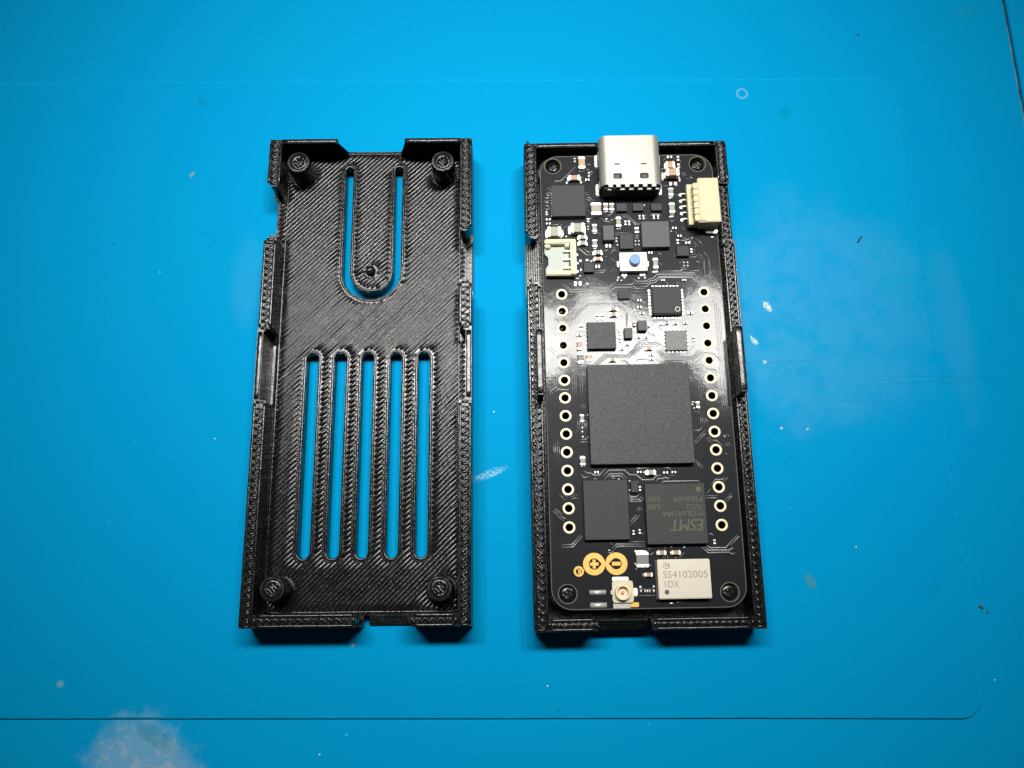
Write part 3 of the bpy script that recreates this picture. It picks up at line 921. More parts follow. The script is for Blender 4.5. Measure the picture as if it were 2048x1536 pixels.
# ------------------------------------------------------------------ the silicone mat
mat_root = empty('silicone_mat', (0, 0, 0), label='bright blue silicone work mat with a raised centre panel, scuffs and pale stains', category='work mat')
def smooth_step_panel(name, line, z_top, z_bot, bevel, lip):
    """a panel with a softly rounded lip: loops of the outline at growing depth"""
    if sum(line[i - 1][0] * line[i][1] - line[i][0] * line[i - 1][1] for i in range(len(line))) < 0: line = line[::-1]
    bm = bmesh.new(); rows = []
    n = len(line)
    nrm = []
    for i in range(n):
        a, b = Vector(line[i - 1]), Vector(line[(i + 1) % n]); d = (b - a).normalized(); nrm.append(Vector((d.y, -d.x)))
    for off, z in ((-bevel, z_top), (-bevel * 0.45, z_top - bevel * 0.14), (-bevel * 0.08, z_top - bevel * 0.5), (0.0, z_top - bevel), (0.06, z_bot)):
        rows.append([bm.verts.new((line[i][0] + nrm[i].x * off, line[i][1] + nrm[i].y * off, z)) for i in range(n)])
    for k, (r0, r1) in enumerate(zip(rows, rows[1:])):
        for i in range(n):
            f = bm.faces.new([r0[i], r0[(i + 1) % n], r1[(i + 1) % n], r1[i]]); f.smooth = True
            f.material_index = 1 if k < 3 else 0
    bm.faces.new(rows[0])
    return finish(name, bm, [M_MAT, lip], 40)
corner = circle(41.3, -38.7, 3.2, 10, 0, -math.pi / 2, False)
tcorner = circle(41.6, 51.6, 3.0, 8, math.pi / 2, 0, False)
panel = [(-260, 57.5)] + [(-98.3, 56.0), (-18.5, 55.3)] + tcorner + [(44.75, 18.4), (44.7, -5.9), (44.55, -19.9)] + corner + [(13.2, -41.35), (-19.8, -40.85), (-85.7, -39.8), (-260, -37.0)]
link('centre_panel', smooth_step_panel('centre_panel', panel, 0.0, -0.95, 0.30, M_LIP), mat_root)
border = [(-300, 260), (64.9, 260), (64.66, 58), (64.6, 20), (64.3, -20), (63.9, -260), (-300, -260)]
link('border', smooth_step_panel('border', border, -0.48, -2.4, 0.40, M_GRIME), mat_root)
link('work_surface', smooth_step_panel('work_surface', [(66.2, 260), (420, 260), (420, -260), (65.2, -260), (65.5, -20), (65.8, 20), (65.9, 58)], -1.9, -6, 0.5, M_MAT), None, kind='structure')
bm = bmesh.new(); add_box(bm, -420, 420, -420, 420, -8.0, -6.2)
link('bench_top', finish('bench_top', bm, M_VOID), None, kind='structure')  # coloured black so the gap beside the border reads as shadow

# ------------------------------------------------------------------ things lying on the mat
def scrap(name, x, y, pts, h, m, z=0.0, **props):
    bm = bmesh.new()
    lo = [bm.verts.new((px, py, 0.0)) for px, py in pts]
    hi = [bm.verts.new((px * 0.62 + random.uniform(-.04, .04), py * 0.62 + random.uniform(-.04, .04), h * random.uniform(0.7, 1.2))) for px, py in pts]
    n = len(pts)
    for i in range(n): bm.faces.new([lo[i], lo[(i + 1) % n], hi[(i + 1) % n], hi[i]])
    bm.faces.new(hi); bm.faces.new(list(reversed(lo)))
    return link(name, finish(name, bm, m), None, (x, y, z), **props)
scrap('plastic_scrap', 35.75, 26.72, [(-.45, -.62), (-.1, -.35), (.05, -.05), (.3, .25), (.42, .62), (.2, .5), (-.02, .2), (-.25, .0), (-.22, -.2), (-.5, -.4)], 0.22, M_SCRAP, 0.002,
      label='small jagged black scrap on the blue mat right of the cream connector', category='scrap')
scrap('plastic_scrap', 39.9, 62.9, [(-.18, -.25), (.1, -.1), (.2, .25), (0, .2), (-.2, 0)], 0.12, M_SCRAP, -0.478,
      label='tiny black speck near the top of the mat, above the larger black scrap', category='scrap')
scrap('dirt_crumb', 46.2, -27.7, [(-.4, .2), (-.1, .35), (.25, .1), (.3, -.2), (0, -.25), (-.3, -.05)], 0.18, M_CRUMB, -0.478,
      label='dull brown crumb outside the panel lip, left of its smaller twin', category='crumb', group='brown crumbs at the right of the mat')
scrap('dirt_crumb', 46.95, -28.3, [(-.22, .12), (.08, .2), (.24, -.02), (.1, -.22), (-.18, -.1)], 0.14, M_CRUMB, -0.478,
      label='smaller brown crumb just right of the larger brown crumb', category='crumb', group='brown crumbs at the right of the mat')
def flake(x, y, lx, ly, rot, h, label, n=18, m=None):
    pts = []
    for i in range(n):
        a = math.tau * i / n; k = random.uniform(0.62, 1.08)
        px, py = lx * k * math.cos(a), ly * k * math.sin(a); c, s = math.cos(rot), math.sin(rot)
        pts.append((c * px - s * py, s * px + c * py))
    scrap('dried_flake', x, y, pts, h, m or M_FLAKE, 0.002, label=label, category='flake', group='dried pale flakes stuck on the mat')
flake(20.7, 16.3, .62, 1.05, 0.5, 0.07, 'largest pale dried flake on the mat, upper right of the tall clip tab')
flake(18.3, 10.9, .38, 1.0, 0.65, 0.07, 'narrow slanting pale flake right beside the tall clip tab')
flake(19.6, 7.6, .34, .36, 0.2, 0.10, 'small round droplet on the mat below the slanting flake')
flake(21.1, -2.3, .26, .22, 0.2, 0.06, 'round pale dot on the mat low right of the tall clip tab')
flake(24.8, -2.5, .40, .16, 0.6, 0.06, 'small pale lozenge flake, rightmost of the dots right of the tray')
flake(-39.5, -31.2, .34, .30, 0.2, 0.05, 'dull pale dot on the mat below the bottom edge of the cover', m=M_DULL)
flake(-66.4, 39.3, .62, .34, 0.9, 0.05, 'greyish oval flake on the mat left of the cover', m=M_DULL)

# ------------------------------------------------------------------ printed shells: shared builders
def wall(name, parent, outline, z0, z1, m=None):
    bm = bmesh.new(); add_plate(bm, outline, [], z0, z1)
    return link(name, finish(name, bm, m or M_PLASTIC), parent)
def rim_strands(bm, x0, x1, y0, y1, z, along='y', pitch=1.0, lean=1, e0=0.3, e1=0.3):
    """print strands on top of a wall: two outlines and the zigzag between them"""
    def tr(u, v): return (u, v) if along == 'y' else (v, u)
    w = 0.42
    for u in (x0 + 0.2, x1 - 0.2):
        add_bead(bm, soft([tr(u, y0 + e0), tr(u, y1 - e1)], step=0.7), w, 0.12, z, wob=0.10)
    for v in (y0 + 0.2, y1 - 0.2):
        add_bead(bm, soft([tr(x0 + 0.35, v), tr(x1 - 0.35, v)], step=0.5), w, 0.15, z, wob=0.1)
    a, b = x0 + 0.45, x1 - 0.45
    if b - a < 0.25: return
    y = y0 + 0.6; run = (b - a) * lean
    while y < y1 - 0.6:
        q = y + random.uniform(-.05, .05)
        add_bead(bm, soft([tr(a, q - run / 2), tr(b, q + run / 2)], step=0.35), 0.42, 0.14, z, wob=0.16, knob=1.15)
        add_bead(bm, soft([tr(b, q + run / 2 + .08), tr((a + b) / 2, q + pitch * 0.5 + .05), tr(a, q - run / 2 + pitch * 0.92)], step=0.35), 0.32, 0.11, z, wob=0.2)
        y += pitch
def inside_poly(x, y, lp):
    c = False
    for i in range(len(lp)):
        (x1, y1), (x2, y2) = lp[i], lp[i - 1]
        if (y1 > y) != (y2 > y) and x < (x2 - x1) * (y - y1) / (y2 - y1) + x1: c = not c
    return c
def infill(bm, ok, bounds, z, spacing, w, h, sgn=1):
    """45 degree print strands filling every stretch for which ok(x, y)"""
    x0, x1, y0, y1 = bounds; r2 = math.sqrt(0.5); step = 0.1
    L = (x1 - x0) + (y1 - y0); cx, cy = (x0 + x1) / 2, (y0 + y1) / 2
    k = -int(L / spacing)
    while k < L / spacing:
        o = k * spacing + random.uniform(-.02, .02); k += 1
        run = None; t = -L
        while t <= L:
            x = cx + (t - o * sgn) * r2; y = cy + (t * sgn + o) * r2
            inn = x0 < x < x1 and y0 < y < y1 and ok(x, y)
            if inn and run is None: run = (x, y)
            if not inn and run is not None:
                e = (x - step * r2, y - step * r2 * sgn)
                if abs(e[0] - run[0]) > 0.22: add_bead(bm, soft([run, e], 0.22, 1.5), w, h, z, wob=0.10, knob=1.12)
                run = None
            t += step

# ------------------------------------------------------------------ the lid, open side up
lid = empty('printed_cover', (*LID, 0), math.radians(-0.38), label='black 3D printed case cover lying open side up, with five long slots', category='case cover')
FT = 2.0
slots = []
for x in (-8.02, -4.02, -0.1, 3.98, 8.0):
    r = 0.84
    slots.append(circle(x, 2.35, r, 12, 0, math.pi, False) + circle(x, -25.1, r, 12, math.pi, math.tau, False))
def u_slot(ro, ri, ytop, cy=15.7):
    o = circle(0, cy, ro, 20, math.pi, math.tau, False); i = circle(0, cy, ri, 18, math.tau, math.pi, False)
    m = (ro + ri) / 2; e = (ro - ri) / 2
    return o + circle(m, ytop - e, e, 6, 0, math.pi, False) + i + circle(-m, ytop - e, e, 6, 0, math.pi, False)
U = u_slot(4.3, 3.2, 32.8)
floor_line = [(-15, 35.3), (-4.7, 35.3), (-4.2, 35.45), (4.2, 35.45), (4.7, 35.3), (15, 35.3), (15, 20.9), (14.95, 20.2), (14.0, 19.4), (14.0, 13.2), (14.9, 12.6), (15, 12.4),
              (15, -35), (7.2, -35), (6.7, -33.6), (1.1, -33.5), (0.6, -33.4), (0.2, -35), (-15, -35), (-15, 19.3), (-14.4, 20.0), (-14.4, 27.0), (-15, 27.8)]
bm = bmesh.new(); add_plate(bm, floor_line, slots + [U], 0, FT)
link('base_plate', finish('base_plate', bm, M_PLASTIC), lid)
ZW = ZR - 0.12
# walls in plan; each run between two cut-outs is one piece
lw = {'a': [(-15, 35.3), (-13.2, 35.3), (-13.2, 28.4), (-13.6, 27.7), (-14.4, 27.6), (-15.1, 28.7)],
      'b': [(-15, 18.7), (-14.1, 19.9), (-13.3, 19.9), (-13.2, 19.5), (-13.2, 6.1), (-13.5, 5.6), (-14.3, 5.3), (-15, 5.3)],
      'c': [(-15, -4.7), (-13.25, -4.7), (-13.25, -33.3), (-13.25, -35), (-15, -35)]}
rw = {'a': [(13.2, 35.3), (15, 35.3), (15, 21.6), (14.6, 20.7), (14.0, 20.3), (13.4, 20.5), (13.2, 20.9)],
      'b': [(13.2, 12.8), (14.1, 12.7), (14.8, 11.8), (15, 11.4), (15, 5.3), (14.0, 5.3), (13.6, 5.7), (13.2, 6.0)],
      'c': [(13.25, -4.9), (15, -4.9), (15, -35), (13.25, -35), (13.25, -33.3)]}
for d in (lw, rw):
    for k in 'abc': wall('side_wall', lid, d[k], FT - 0.3 if k != 'x' else FT, ZW)
for s, y0, y1 in ((-1, -4.8, 5.4), (1, -5.0, 5.4)):
    wall('side_lip', lid, [(s * 15, y0), (s * 15, y1), (s * 14.2, y1), (s * 14.2, y0)], FT - 0.3, ZR - 0.02)
wall('inner_rib', lid, [(-13.5, -4.6), (-13.5, 4.0), (-13.15, 4.0), (-13.15, -4.6)], FT - 0.3, 3.1)
def end_wall(name, parent, prof, y0, y1):
    bm = bmesh.new(); n = len(prof)
    a = [bm.verts.new((x, y0, z)) for x, z in prof]; b = [bm.verts.new((x, y1, z)) for x, z in prof]
    for i in range(n): bm.faces.new([a[i], a[(i + 1) % n], b[(i + 1) % n], b[i]])
    bm.faces.new(a); bm.faces.new(list(reversed(b)))
    bmesh.ops.triangulate(bm, faces=[f for f in bm.faces if len(f.verts) > 4])
    return link(name, finish(name, bm, M_PLASTIC), parent)
for s in (-1, 1):
    q = [(13.3, FT - 0.3), (13.3, ZR - 0.15), (13.1, ZR), (5.4, ZR + 0.05), (5.05, ZR), (4.95, ZR - 0.2), (5.08, 5.0), (5.06, 3.7), (4.9, 3.0), (4.6, 2.5), (4.2, 2.2), (3.8, 1.95), (3.8, FT - 0.3)]
    end_wall('end_wall', lid, [(s * x, z) for x, z in q], 34.62, 35.28)
wall('end_wall', lid, [(-13.3, -33.3), (-0.1, -33.3), (0.2, -34.0), (-0.1, -34.5), (0.1, -35), (-13.3, -35)], FT - 0.3, ZW)
wall('end_wall', lid, [(6.6, -33.35), (13.3, -33.35), (13.3, -35), (7.4, -35), (6.9, -34.4)], FT - 0.3, ZW)
bm = bmesh.new()
for i in range(5):
    add_box(bm, 1.2 - 0.04 * i, 6.75 + 0.02 * i, -33.65 - 0.26 * i, -33.2 - 0.24 * i, 0.0, 2.02 - 0.36 * i, 0.06)
link('stepped_sill', finish('stepped_sill', bm, M_PLASTIC), lid)
bm = bmesh.new()
add_box(bm, 13.9, 14.96, 12.6, 20.6, 0.0, 1.3, 0.1)
link('lower_sill', finish('lower_sill', bm, M_PLASTIC), lid)
for (x, y, tall) in ((-10.62, 31.45, 6.3), (10.68, 31.4, 6.3), (-10.85, -30.06, 6.4), (10.9, -30.2, 6.4)):
    bm = bmesh.new(); r = 1.72
    rg = add_lathe(bm, 0, 0, [(r + 0.05, 0), (r, 0.3)] + [(r + (0.05 if i % 2 else 0.0), 0.3 + i * 0.3) for i in range(1, 13)] + [(r, tall - FT - 0.15), (r - 0.14, tall - FT), (r - 0.42, tall - FT + 0.01), (r - 0.52, tall - FT - 0.09), (r - 0.62, tall - FT - 0.02), (0.72, tall - FT - 0.03), (0.62, tall - FT - 0.12), (0.5, tall - FT - 0.03), (0.05, tall - FT - 0.02)], 28)
    cap_ring(bm, rg[-1])
    for i in range(5):
        v = -0.8 + 0.4 * i; w2 = math.sqrt(max(0.05, 0.95 - v * v)) * 0.8
        add_bead(bm, soft([(-w2 * .7 + v * .7, w2 * .7 + v * .7), (w2 * .7 + v * .7, -w2 * .7 + v * .7)], step=.4), 0.34, 0.13, tall - FT - 0.05, wob=0.35)
    link('post', finish('post', bm, M_BEAD, 45), lid, (x, y, FT))
bm = bmesh.new()
rg = add_lathe(bm, 0, 0, [(0.78, 0), (0.74, 0.45), (0.55, 0.62), (0.38, 0.5), (0.3, 0.62), (0.04, 0.6)], 20, wob=0.04); cap_ring(bm, rg[-1])
link('press_nub', finish('press_nub', bm, M_BEAD, 45), lid, (-0.12, 15.8, FT))

def grow(lp, d):
    cx = sum(p[0] for p in lp) / len(lp); out = []
    n = len(lp)
    for i in range(n):
        a, b = Vector(lp[i - 1]), Vector(lp[(i + 1) % n]); t = (b - a).normalized(); out.append((lp[i][0] + t.y * d, lp[i][1] - t.x * d))
    return out
def area(lp): return sum(lp[i - 1][0] * lp[i][1] - lp[i][0] * lp[i - 1][1] for i in range(len(lp))) / 2
slots_g = [grow(s, 0.52 if area(s) > 0 else -0.52) for s in slots]
slots_e = [grow(s, 0.22 if area(s) > 0 else -0.22) for s in slots]
U_g = u_slot(4.82, 2.68, 33.3); U_e = u_slot(4.52, 2.98, 33.0)
def lid_ok(x, y):
    l = -13.0; r = 13.0
    if 20.2 < y < 27.0: l = -14.1
    if 13.4 < y < 19.3: r = 13.8
    if -4.6 < y < 5.0: r = 13.9
    if not (l < x < r): return False
    top = 35.1 if abs(x) < 3.9 else 34.4
    if y > top or y < -33.1: return False
    for (px, py) in ((-10.62, 31.45), (10.68, 31.4), (-10.85, -30.06), (10.9, -30.2)):
        if (x - px) ** 2 + (y - py) ** 2 < 1.9 ** 2: return False
    if x * x + (y - 15.8) ** 2 < 0.9 ** 2: return False
    if abs(x) < 9.6 and y < 3.9:
        for s in slots_g:
            if inside_poly(x, y, s): return False
    if abs(x) < 5 and y > 10: 
        if inside_poly(x, y, U_g): return False
    return True
bm = bmesh.new()
infill(bm, lid_ok, (-14.5, 14.5, -34, 35.2), FT - 0.03, 0.52, 0.50, 0.125)
for lp in slots_e + [U_e]:
    fine = []
    for i in range(len(lp)):
        a, b = Vector(lp[i]), Vector(lp[(i + 1) % len(lp)]); k = max(1, int((b - a).length / 1.1))
        fine += [tuple(a.lerp(b, j / k)) for j in range(k)]
    add_bead(bm, fine, 0.44, 0.16, FT - 0.03, wob=0.08, closed=True)
for x in (-13.0, 13.0):
    add_bead(bm, soft([(x, -32.9), (x, 34.3)], step=1.1), 0.4, 0.13, FT - 0.03, wob=0.1)
add_bead(bm, soft([(-12.8, -33.05), (12.8, -33.05)], step=1.1), 0.4, 0.13, FT - 0.03, wob=0.1)
add_bead(bm, soft([(-4.6, 35.0), (4.6, 35.0)], step=0.7), 0.4, 0.2, FT - 0.03, wob=0.12)
link('floor_strands', finish('floor_strands', bm, M_BEAD), lid, kind='stuff')
bm = bmesh.new()
rim_strands(bm, -15.05, -13.2, 27.9, 35.2, ZW, e1=0.5, lean=1)
rim_strands(bm, -15, -13.2, 5.5, 19.4, ZW, lean=1)
rim_strands(bm, -15, -13.25, -35, -4.8, ZW)
rim_strands(bm, 13.2, 15, 20.6, 35.2, ZW)
rim_strands(bm, 13.2, 15, 5.5, 12.6, ZW)
rim_strands(bm, 13.25, 15, -35, -5, ZW)
rim_strands(bm, -35, -33.3, -13.2, 0, ZW, 'x')
rim_strands(bm, -35, -33.35, 7.2, 13.2, ZW, 'x')
for s in (-1, 1):
    add_bead(bm, soft([(s * 14.6, -4.6), (s * 14.6, 5.2)], step=0.9), 0.72, 0.1, ZR - 0.04, wob=0.08)
    add_bead(bm, soft([(s * 5.0, 34.95), (s * 13.2, 34.95)], step=0.9), 0.6, 0.12, ZR - 0.03, wob=0.08)
link('rim_strands', finish('rim_strands', bm, M_BEAD), lid, kind='stuff')

# ------------------------------------------------------------------ the tray that holds the board
case = empty('printed_tray', (*CASE, 0), 0, label='black 3D printed case tray with two raised clip tabs, holding the circuit board', category='case tray')
bm = bmesh.new(); add_plate(bm, rrect(-15, 15, -35.05, 35.1, 0.4, 3), [], 0, 1.5)
link('base_plate', finish('base_plate', bm, M_PLASTIC), case)
Z1 = 1.3
wall('side_wall', case, [(-15, 35.1), (-13.15, 35.1), (-13.15, 20.2), (-13.5, 19.7), (-14.3, 19.9), (-15, 20.8)], Z1, ZW)
wall('side_wall', case, [(-15, 12.1), (-14.5, 12.9), (-13.6, 13.3), (-13.1, 12.8), (-13.1, -33.4), (-13.1, -35.05), (-15, -35.05)], Z1, ZW)
wall('side_wall', case, [(13.4, 35.1), (15, 35.1), (15.1, 28.3), (14.9, 28.0), (13.4, 28.2)], Z1, ZW)
wall('side_wall', case, [(13.4, 19.2), (14.8, 19.3), (15.1, 18.8), (15, -35.05), (13.4, -35.05)], Z1, ZW)
wall('connector_sill', case, [(13.5, 28.4), (15, 28.2), (15, 19.0), (13.5, 19.0)], Z1, ZW - 0.55)
bm = bmesh.new()
for i in range(6):
    add_box(bm, -14.9 + 0.3 * i, -14.55 + 0.3 * i, 12.3, 20.6, 1.2, 2.6 + 0.36 * i, 0.07)
link('sloped_sill', finish('sloped_sill', bm, M_PLASTIC), case, label='sill with stepped layer lines beside the ivory connector')
for x0, x1 in ((-13.2, -3.85), (4.95, 13.45)):
    end_wall('end_wall', case, [(x0, Z1), (x1, Z1), (x1, ZR), (x0, ZR)], 34.35, 35.05)
wall('end_wall', case, [(-13.2, -33.45), (-6.6, -33.45), (-6.75, -34.4), (-6.85, -35.05), (-13.2, -35.05)], Z1, ZW)
wall('end_wall', case, [(-0.05, -33.5), (13.45, -33.5), (13.45, -35.05), (0.5, -35.05)], Z1, ZW)
bm = bmesh.new()
for i in range(5):
    add_box(bm, -6.55 - 0.06 * i, -0.1 + 0.06 * i, -33.85 - 0.27 * i, -33.45 - 0.26 * i, 0.6, 4.9 - 0.5 * i, 0.07)
link('stepped_sill', finish('stepped_sill', bm, M_PLASTIC), case)
for x0, x1 in ((-13.98, -13.12), (13.36, 14.26)):
    bm = bmesh.new()
    add_box(bm, x0, x1, -4.4, 5.1, Z1, 9.5, 0.10)
    add_bead(bm, soft([((x0 + x1) / 2, -4.25), ((x0 + x1) / 2, 4.95)], step=1.1), x1 - x0 - 0.12, 0.05, 9.49, FLAT, wob=0.10)
    link('clip_tab', finish('clip_tab', bm, M_PLASTIC), case)
for (x, y, top, r) in ((-10.72, 31.55, 5.35, 0.85), (10.75, 31.58, 5.35, 0.85), (-10.5, -30.3, 5.65, 1.05), (10.62, -30.38, 5.65, 1.05)):
    bm = bmesh.new()
    rg = add_lathe(bm, 0, 0, [(2.2, 0), (2.2, 2.48), (r + 0.1, 2.5), (r, 2.6), (r, top - 1.75), (r * 0.82, top - 1.62), (r * 0.45, top - 1.63), (0.05, top - 1.62)], 24, wob=0.02)
    cap_ring(bm, rg[-1])
    for i in range(3):
        v = (i - 1) * 0.36 * r
        add_bead(bm, soft([(-r * .4 + v, r * .4 + v), (r * .4 + v, -r * .4 + v)], step=.3), 0.30, 0.10, top - 1.66, wob=0.35)
    link('board_peg', finish('board_peg', bm, M_BEAD, 50), case, (x, y, 1.5))
bm = bmesh.new()
rim_strands(bm, -15, -13.15, 20.2, 35.0, ZW, lean=-1, pitch=0.95)
rim_strands(bm, -15, -13.1, -35, 12.8, ZW, lean=-1, pitch=0.95)
rim_strands(bm, 13.4, 15.05, 28.3, 35.0, ZW, lean=-1, pitch=0.95)
rim_strands(bm, 13.5, 15.0, 19.2, 28.0, ZW - 0.57, lean=-1, pitch=0.9)
rim_strands(bm, 13.4, 15.0, -35, 18.9, ZW, lean=-1, pitch=0.95)
rim_strands(bm, -35.05, -33.45, -13.2, -6.8, ZW, 'x', lean=-1, pitch=0.85)
rim_strands(bm, -35.05, -33.5, 0.4, 13.4, ZW, 'x', lean=-1, pitch=0.85)
for x0, x1 in ((-13.1, -4.0), (5.1, 13.3)):
    add_bead(bm, soft([(x0, 34.7), (x1, 34.7)], step=0.9), 0.6, 0.1, ZR - 0.04, wob=0.08)
link('rim_strands', finish('rim_strands', bm, M_BEAD), case, kind='stuff')

# ------------------------------------------------------------------ the circuit board
pcb = empty('circuit_board', (0, 5.6, 4.0), 0, label='black circuit board with gold ringed pin holes and many chips, lying in the printed tray', category='circuit board')
OX, OY, OZ = 0.0, 5.6, 4.0
def B(x, y): return (x - OX, y - OY)
T = ZB - OZ                                     # board thickness
pins = [(s * 10.16, 16.51 - 2.54 * k) for k in range(14) for s in (-1, 1)]
mounts = [(-10.86, 36.74), (10.62, 36.76), (-10.65, -25.11), (10.55, -25.21)]
outline = [B(*p) for p in rrect(-12.78, 12.80, -27.22, 38.4, 2.7, 8)]
holes = [circle(*B(x, y), 0.53, 16) for x, y in pins] + [circle(*B(x, y), 1.16, 24) for x, y in mounts]
bm = bmesh.new(); add_plate(bm, outline, holes, 0, T, 0, 1)
link('board_panel', finish('board_panel', bm, [M_MASK, M_EDGE]), pcb)
bm = bmesh.new(); add_bead(bm, [tuple(Vector(p) * 0.9965) for p in outline], 0.10, 0.012, T - 0.002, FLAT, closed=True)
link('edge_margin', finish('edge_margin', bm, M_EDGE), pcb)
ring_bm = bmesh.new()
add_lathe(ring_bm, 0, 0, [(0.82, -0.01), (0.81, 0.03), (0.76, 0.045), (0.57, 0.045), (0.515, 0.02)], 28)
add_lathe(ring_bm, 0, 0, [(0.515, 0.02), (0.50, -0.05), (0.50, -T)], 28, 1)
ring = finish('pin_hole', ring_bm, [M_GOLD, mat('shaded_barrel', (0.05, 0.028, 0.012), 0.6)], 50)  # plated barrels coloured dark brown for the shade inside the holes
for x, y in pins: link('pin_hole', ring, pcb, (*B(x, y), T))
mr = bmesh.new(); add_lathe(mr, 0, 0, [(1.30, -0.01), (1.28, 0.02), (1.17, 0.02), (1.14, -0.03), (1.14, -T)], 32)
mring = finish('mounting_hole', mr, M_EDGE, 50)
for x, y in mounts: link('mounting_hole', mring, pcb, (*B(x, y), T))
# tracks
bm = bmesh.new()
for tr in TRACKS: add_bead(bm, [B(*p) for p in tr], 0.15, 0.040, T - 0.002)
link('copper_tracks', finish('copper_tracks', bm, M_TRACK), pcb, kind='stuff')
# bundles of fine parallel tracks along both pin rows
bm = bmesh.new()
for x0, y0, y1, n in ((-11.9, 5.0, -18.5, 4), (-8.55, 4.5, -10.0, 6), (8.35, 4.0, -9.0, 5), (11.5, 15.0, -16.0, 4)):
    for i in range(n): add_bead(bm, [B(x0 + 0.24 * i, y0 - 0.35 * i), B(x0 + 0.24 * i, y1 + 0.3 * i)], 0.11, 0.018, T - 0.002)
link('fine_tracks', finish('fine_tracks', bm, M_FINE), pcb, kind='stuff')
# solder dots
bm = bmesh.new()
for (x, y, w, d) in SOLDER_PADS:
    X, Y = B(x, y); hgt = min(0.16, 0.3 * min(w, d))
    t = bmesh.new(); bmesh.ops.create_uvsphere(t, u_segments=8, v_segments=5, radius=0.5)
    for v in t.verts: v.co = Vector((X + v.co.x * w * 1.12, Y + v.co.y * d * 1.12, T + v.co.z * 2 * hgt))
    for f in t.faces: f.smooth = True
    join(bm, t)
link('solder_dots', finish('solder_dots', bm, M_TIN), pcb, kind='stuff')
# ceramic capacitors: body with two tinned ends on solder
for (x, y, w, d, ax, h, col) in CAPACITORS:
    X, Y = B(x, y); bm = bmesh.new()
    L, Wd = (w, d) if ax == 'h' else (d, w); e = 0.25 * L
    def put(bm, a0, a1, ww, z0, z1, bev):
        add_box(bm, *((a0, a1, -ww / 2, ww / 2) if ax == 'h' else (-ww / 2, ww / 2, a0, a1)), z0, z1, bev, 2 if bev > .05 else 1)
    put(bm, -L / 2 + e * 0.8, L / 2 - e * 0.8, Wd - 0.05, 0.0, h - 0.03, 0.05)
    cap = link('capacitor', finish('capacitor', bm, CER[col]), pcb, (X, Y, T - 0.02))
    for s in (-1, 1):
        bm = bmesh.new()
        a = sorted((s * L / 2, s * (L / 2 - e)))
        put(bm, a[0], a[1], Wd, 0.0, h, min(0.09, e * 0.3))
        a = sorted((s * L / 2 * 0.8, s * (L / 2 + min(0.16, 0.12 * L))))
        put(bm, a[0], a[1], Wd * 0.86, -0.02, min(0.22, h * 0.3), 0.07)
        link('terminal', finish('terminal', bm, M_TIN), cap)
for (x, y, w, d, ax) in RESISTORS:
    X, Y = B(x, y); bm = bmesh.new(); h = 0.25
    L, Wd = (w, d) if ax == 'h' else (d, w); e = 0.34 * L
    def put(a0, a1, ww, z1, mi):
        add_box(bm, *((a0, a1, -ww / 2, ww / 2) if ax == 'h' else (-ww / 2, ww / 2, a0, a1)), 0.0, z1, 0.03, 1, mi)
    put(-L / 2 + e * .9, L / 2 - e * .9, Wd * .94, h - .02, 0)
    put(-L / 2, -L / 2 + e, Wd, h, 1); put(L / 2 - e, L / 2, Wd, h, 1)
    link('resistor', finish('resistor', bm, [M_RES, M_TIN]), pcb, (X, Y, T - 0.02))

def chip(key, m, name='microchip', bev=0.05, inset=0.0, label=None, z0=-0.02, seg=1):
    x, y, w, d, h = PART[key]; X, Y = B(x, y)
    bm = bmesh.new(); add_box(bm, -w / 2, w / 2, -d / 2, d / 2, 0, h - z0, bev, seg)
    if inset:
        for v in bm.verts:
            if v.co.z > h * 0.6: v.co.x *= 1 - inset; v.co.y *= 1 - inset
    o = link(name, finish(name, bm, m), pcb, (X, Y, T + z0))
    if label: o['label'] = label
    return o
def leads(parent, key, sides, n, size, out=0.10, zc=0.05, m=M_TIN):
    x, y, w, d, h = PART[key]; bm = bmesh.new()
    for s in sides:
        L = d if s in 'lr' else w
        for i in range(n):
            t = (-0.5 + (i + 0.5) / n) * L * 0.92
            a = (w if s in 'lr' else d) / 2
            if s == 'l': q = (-a - out, -a + 0.2, t - size / 2, t + size / 2)
            if s == 'r': q = (a - 0.2, a + out, t - size / 2, t + size / 2)
            if s == 'b': q = (t - size / 2, t + size / 2, -a - out, -a + 0.2)
            if s == 't': q = (t - size / 2, t + size / 2, a - 0.2, a + out)
            add_box(bm, *q, 0.0, 0.02 + zc, 0.015)
    link('leads', finish('leads', bm, m), parent, kind='stuff')
c = chip('pmic', M_EPOXY, label='square grey chip in the upper left corner of the board'); leads(c, 'pmic', 'lrbt', 11, 0.2, 0.05, 0.12)
chip('mainic', M_FERRITE, label='square grey chip below the cream connector')
chip('inductor', M_FERRITE, 'inductor', label='tall grey block left of the square grey chip')
for k in ('dark1', 'dark2', 'dark3', 'dark4', 'dark5', 'ic8'): chip(k, M_EPOXY_DARK, bev=0.04)
chip('sq', M_EPOXY); chip('small', M_EPOXY_DARK, bev=0.1, seg=2)
c = chip('qfn', M_EPOXY_CPU); leads(c, 'qfn', 'lrb', 6, 0.22, 0.05, 0.1)
c = chip('qfp', M_EPOXY, bev=0.16, inset=0.03, seg=3, label='rounded square chip ringed by bright solder pads')
leads(c, 'qfp', 'lrbt', 8, 0.34, 0.32, 0.03)
disc('pin_mark', PRINT['qdot'][1] - PART['qfp'][0], PRINT['qdot'][2] - PART['qfp'][1], 0.37, 0.9 + 0.024, M_FAINT, c, 0.27)
chip('ic6', M_FERRITE, 'inductor'); chip('ic7', M_FERRITE, 'inductor')
c = chip('greyic', M_EPOXY_SHINY, label='thin light grey chip with a sheen beside the right pin row'); leads(c, 'greyic', 'lrbt', 5, 0.2, 0.25, 0.02)
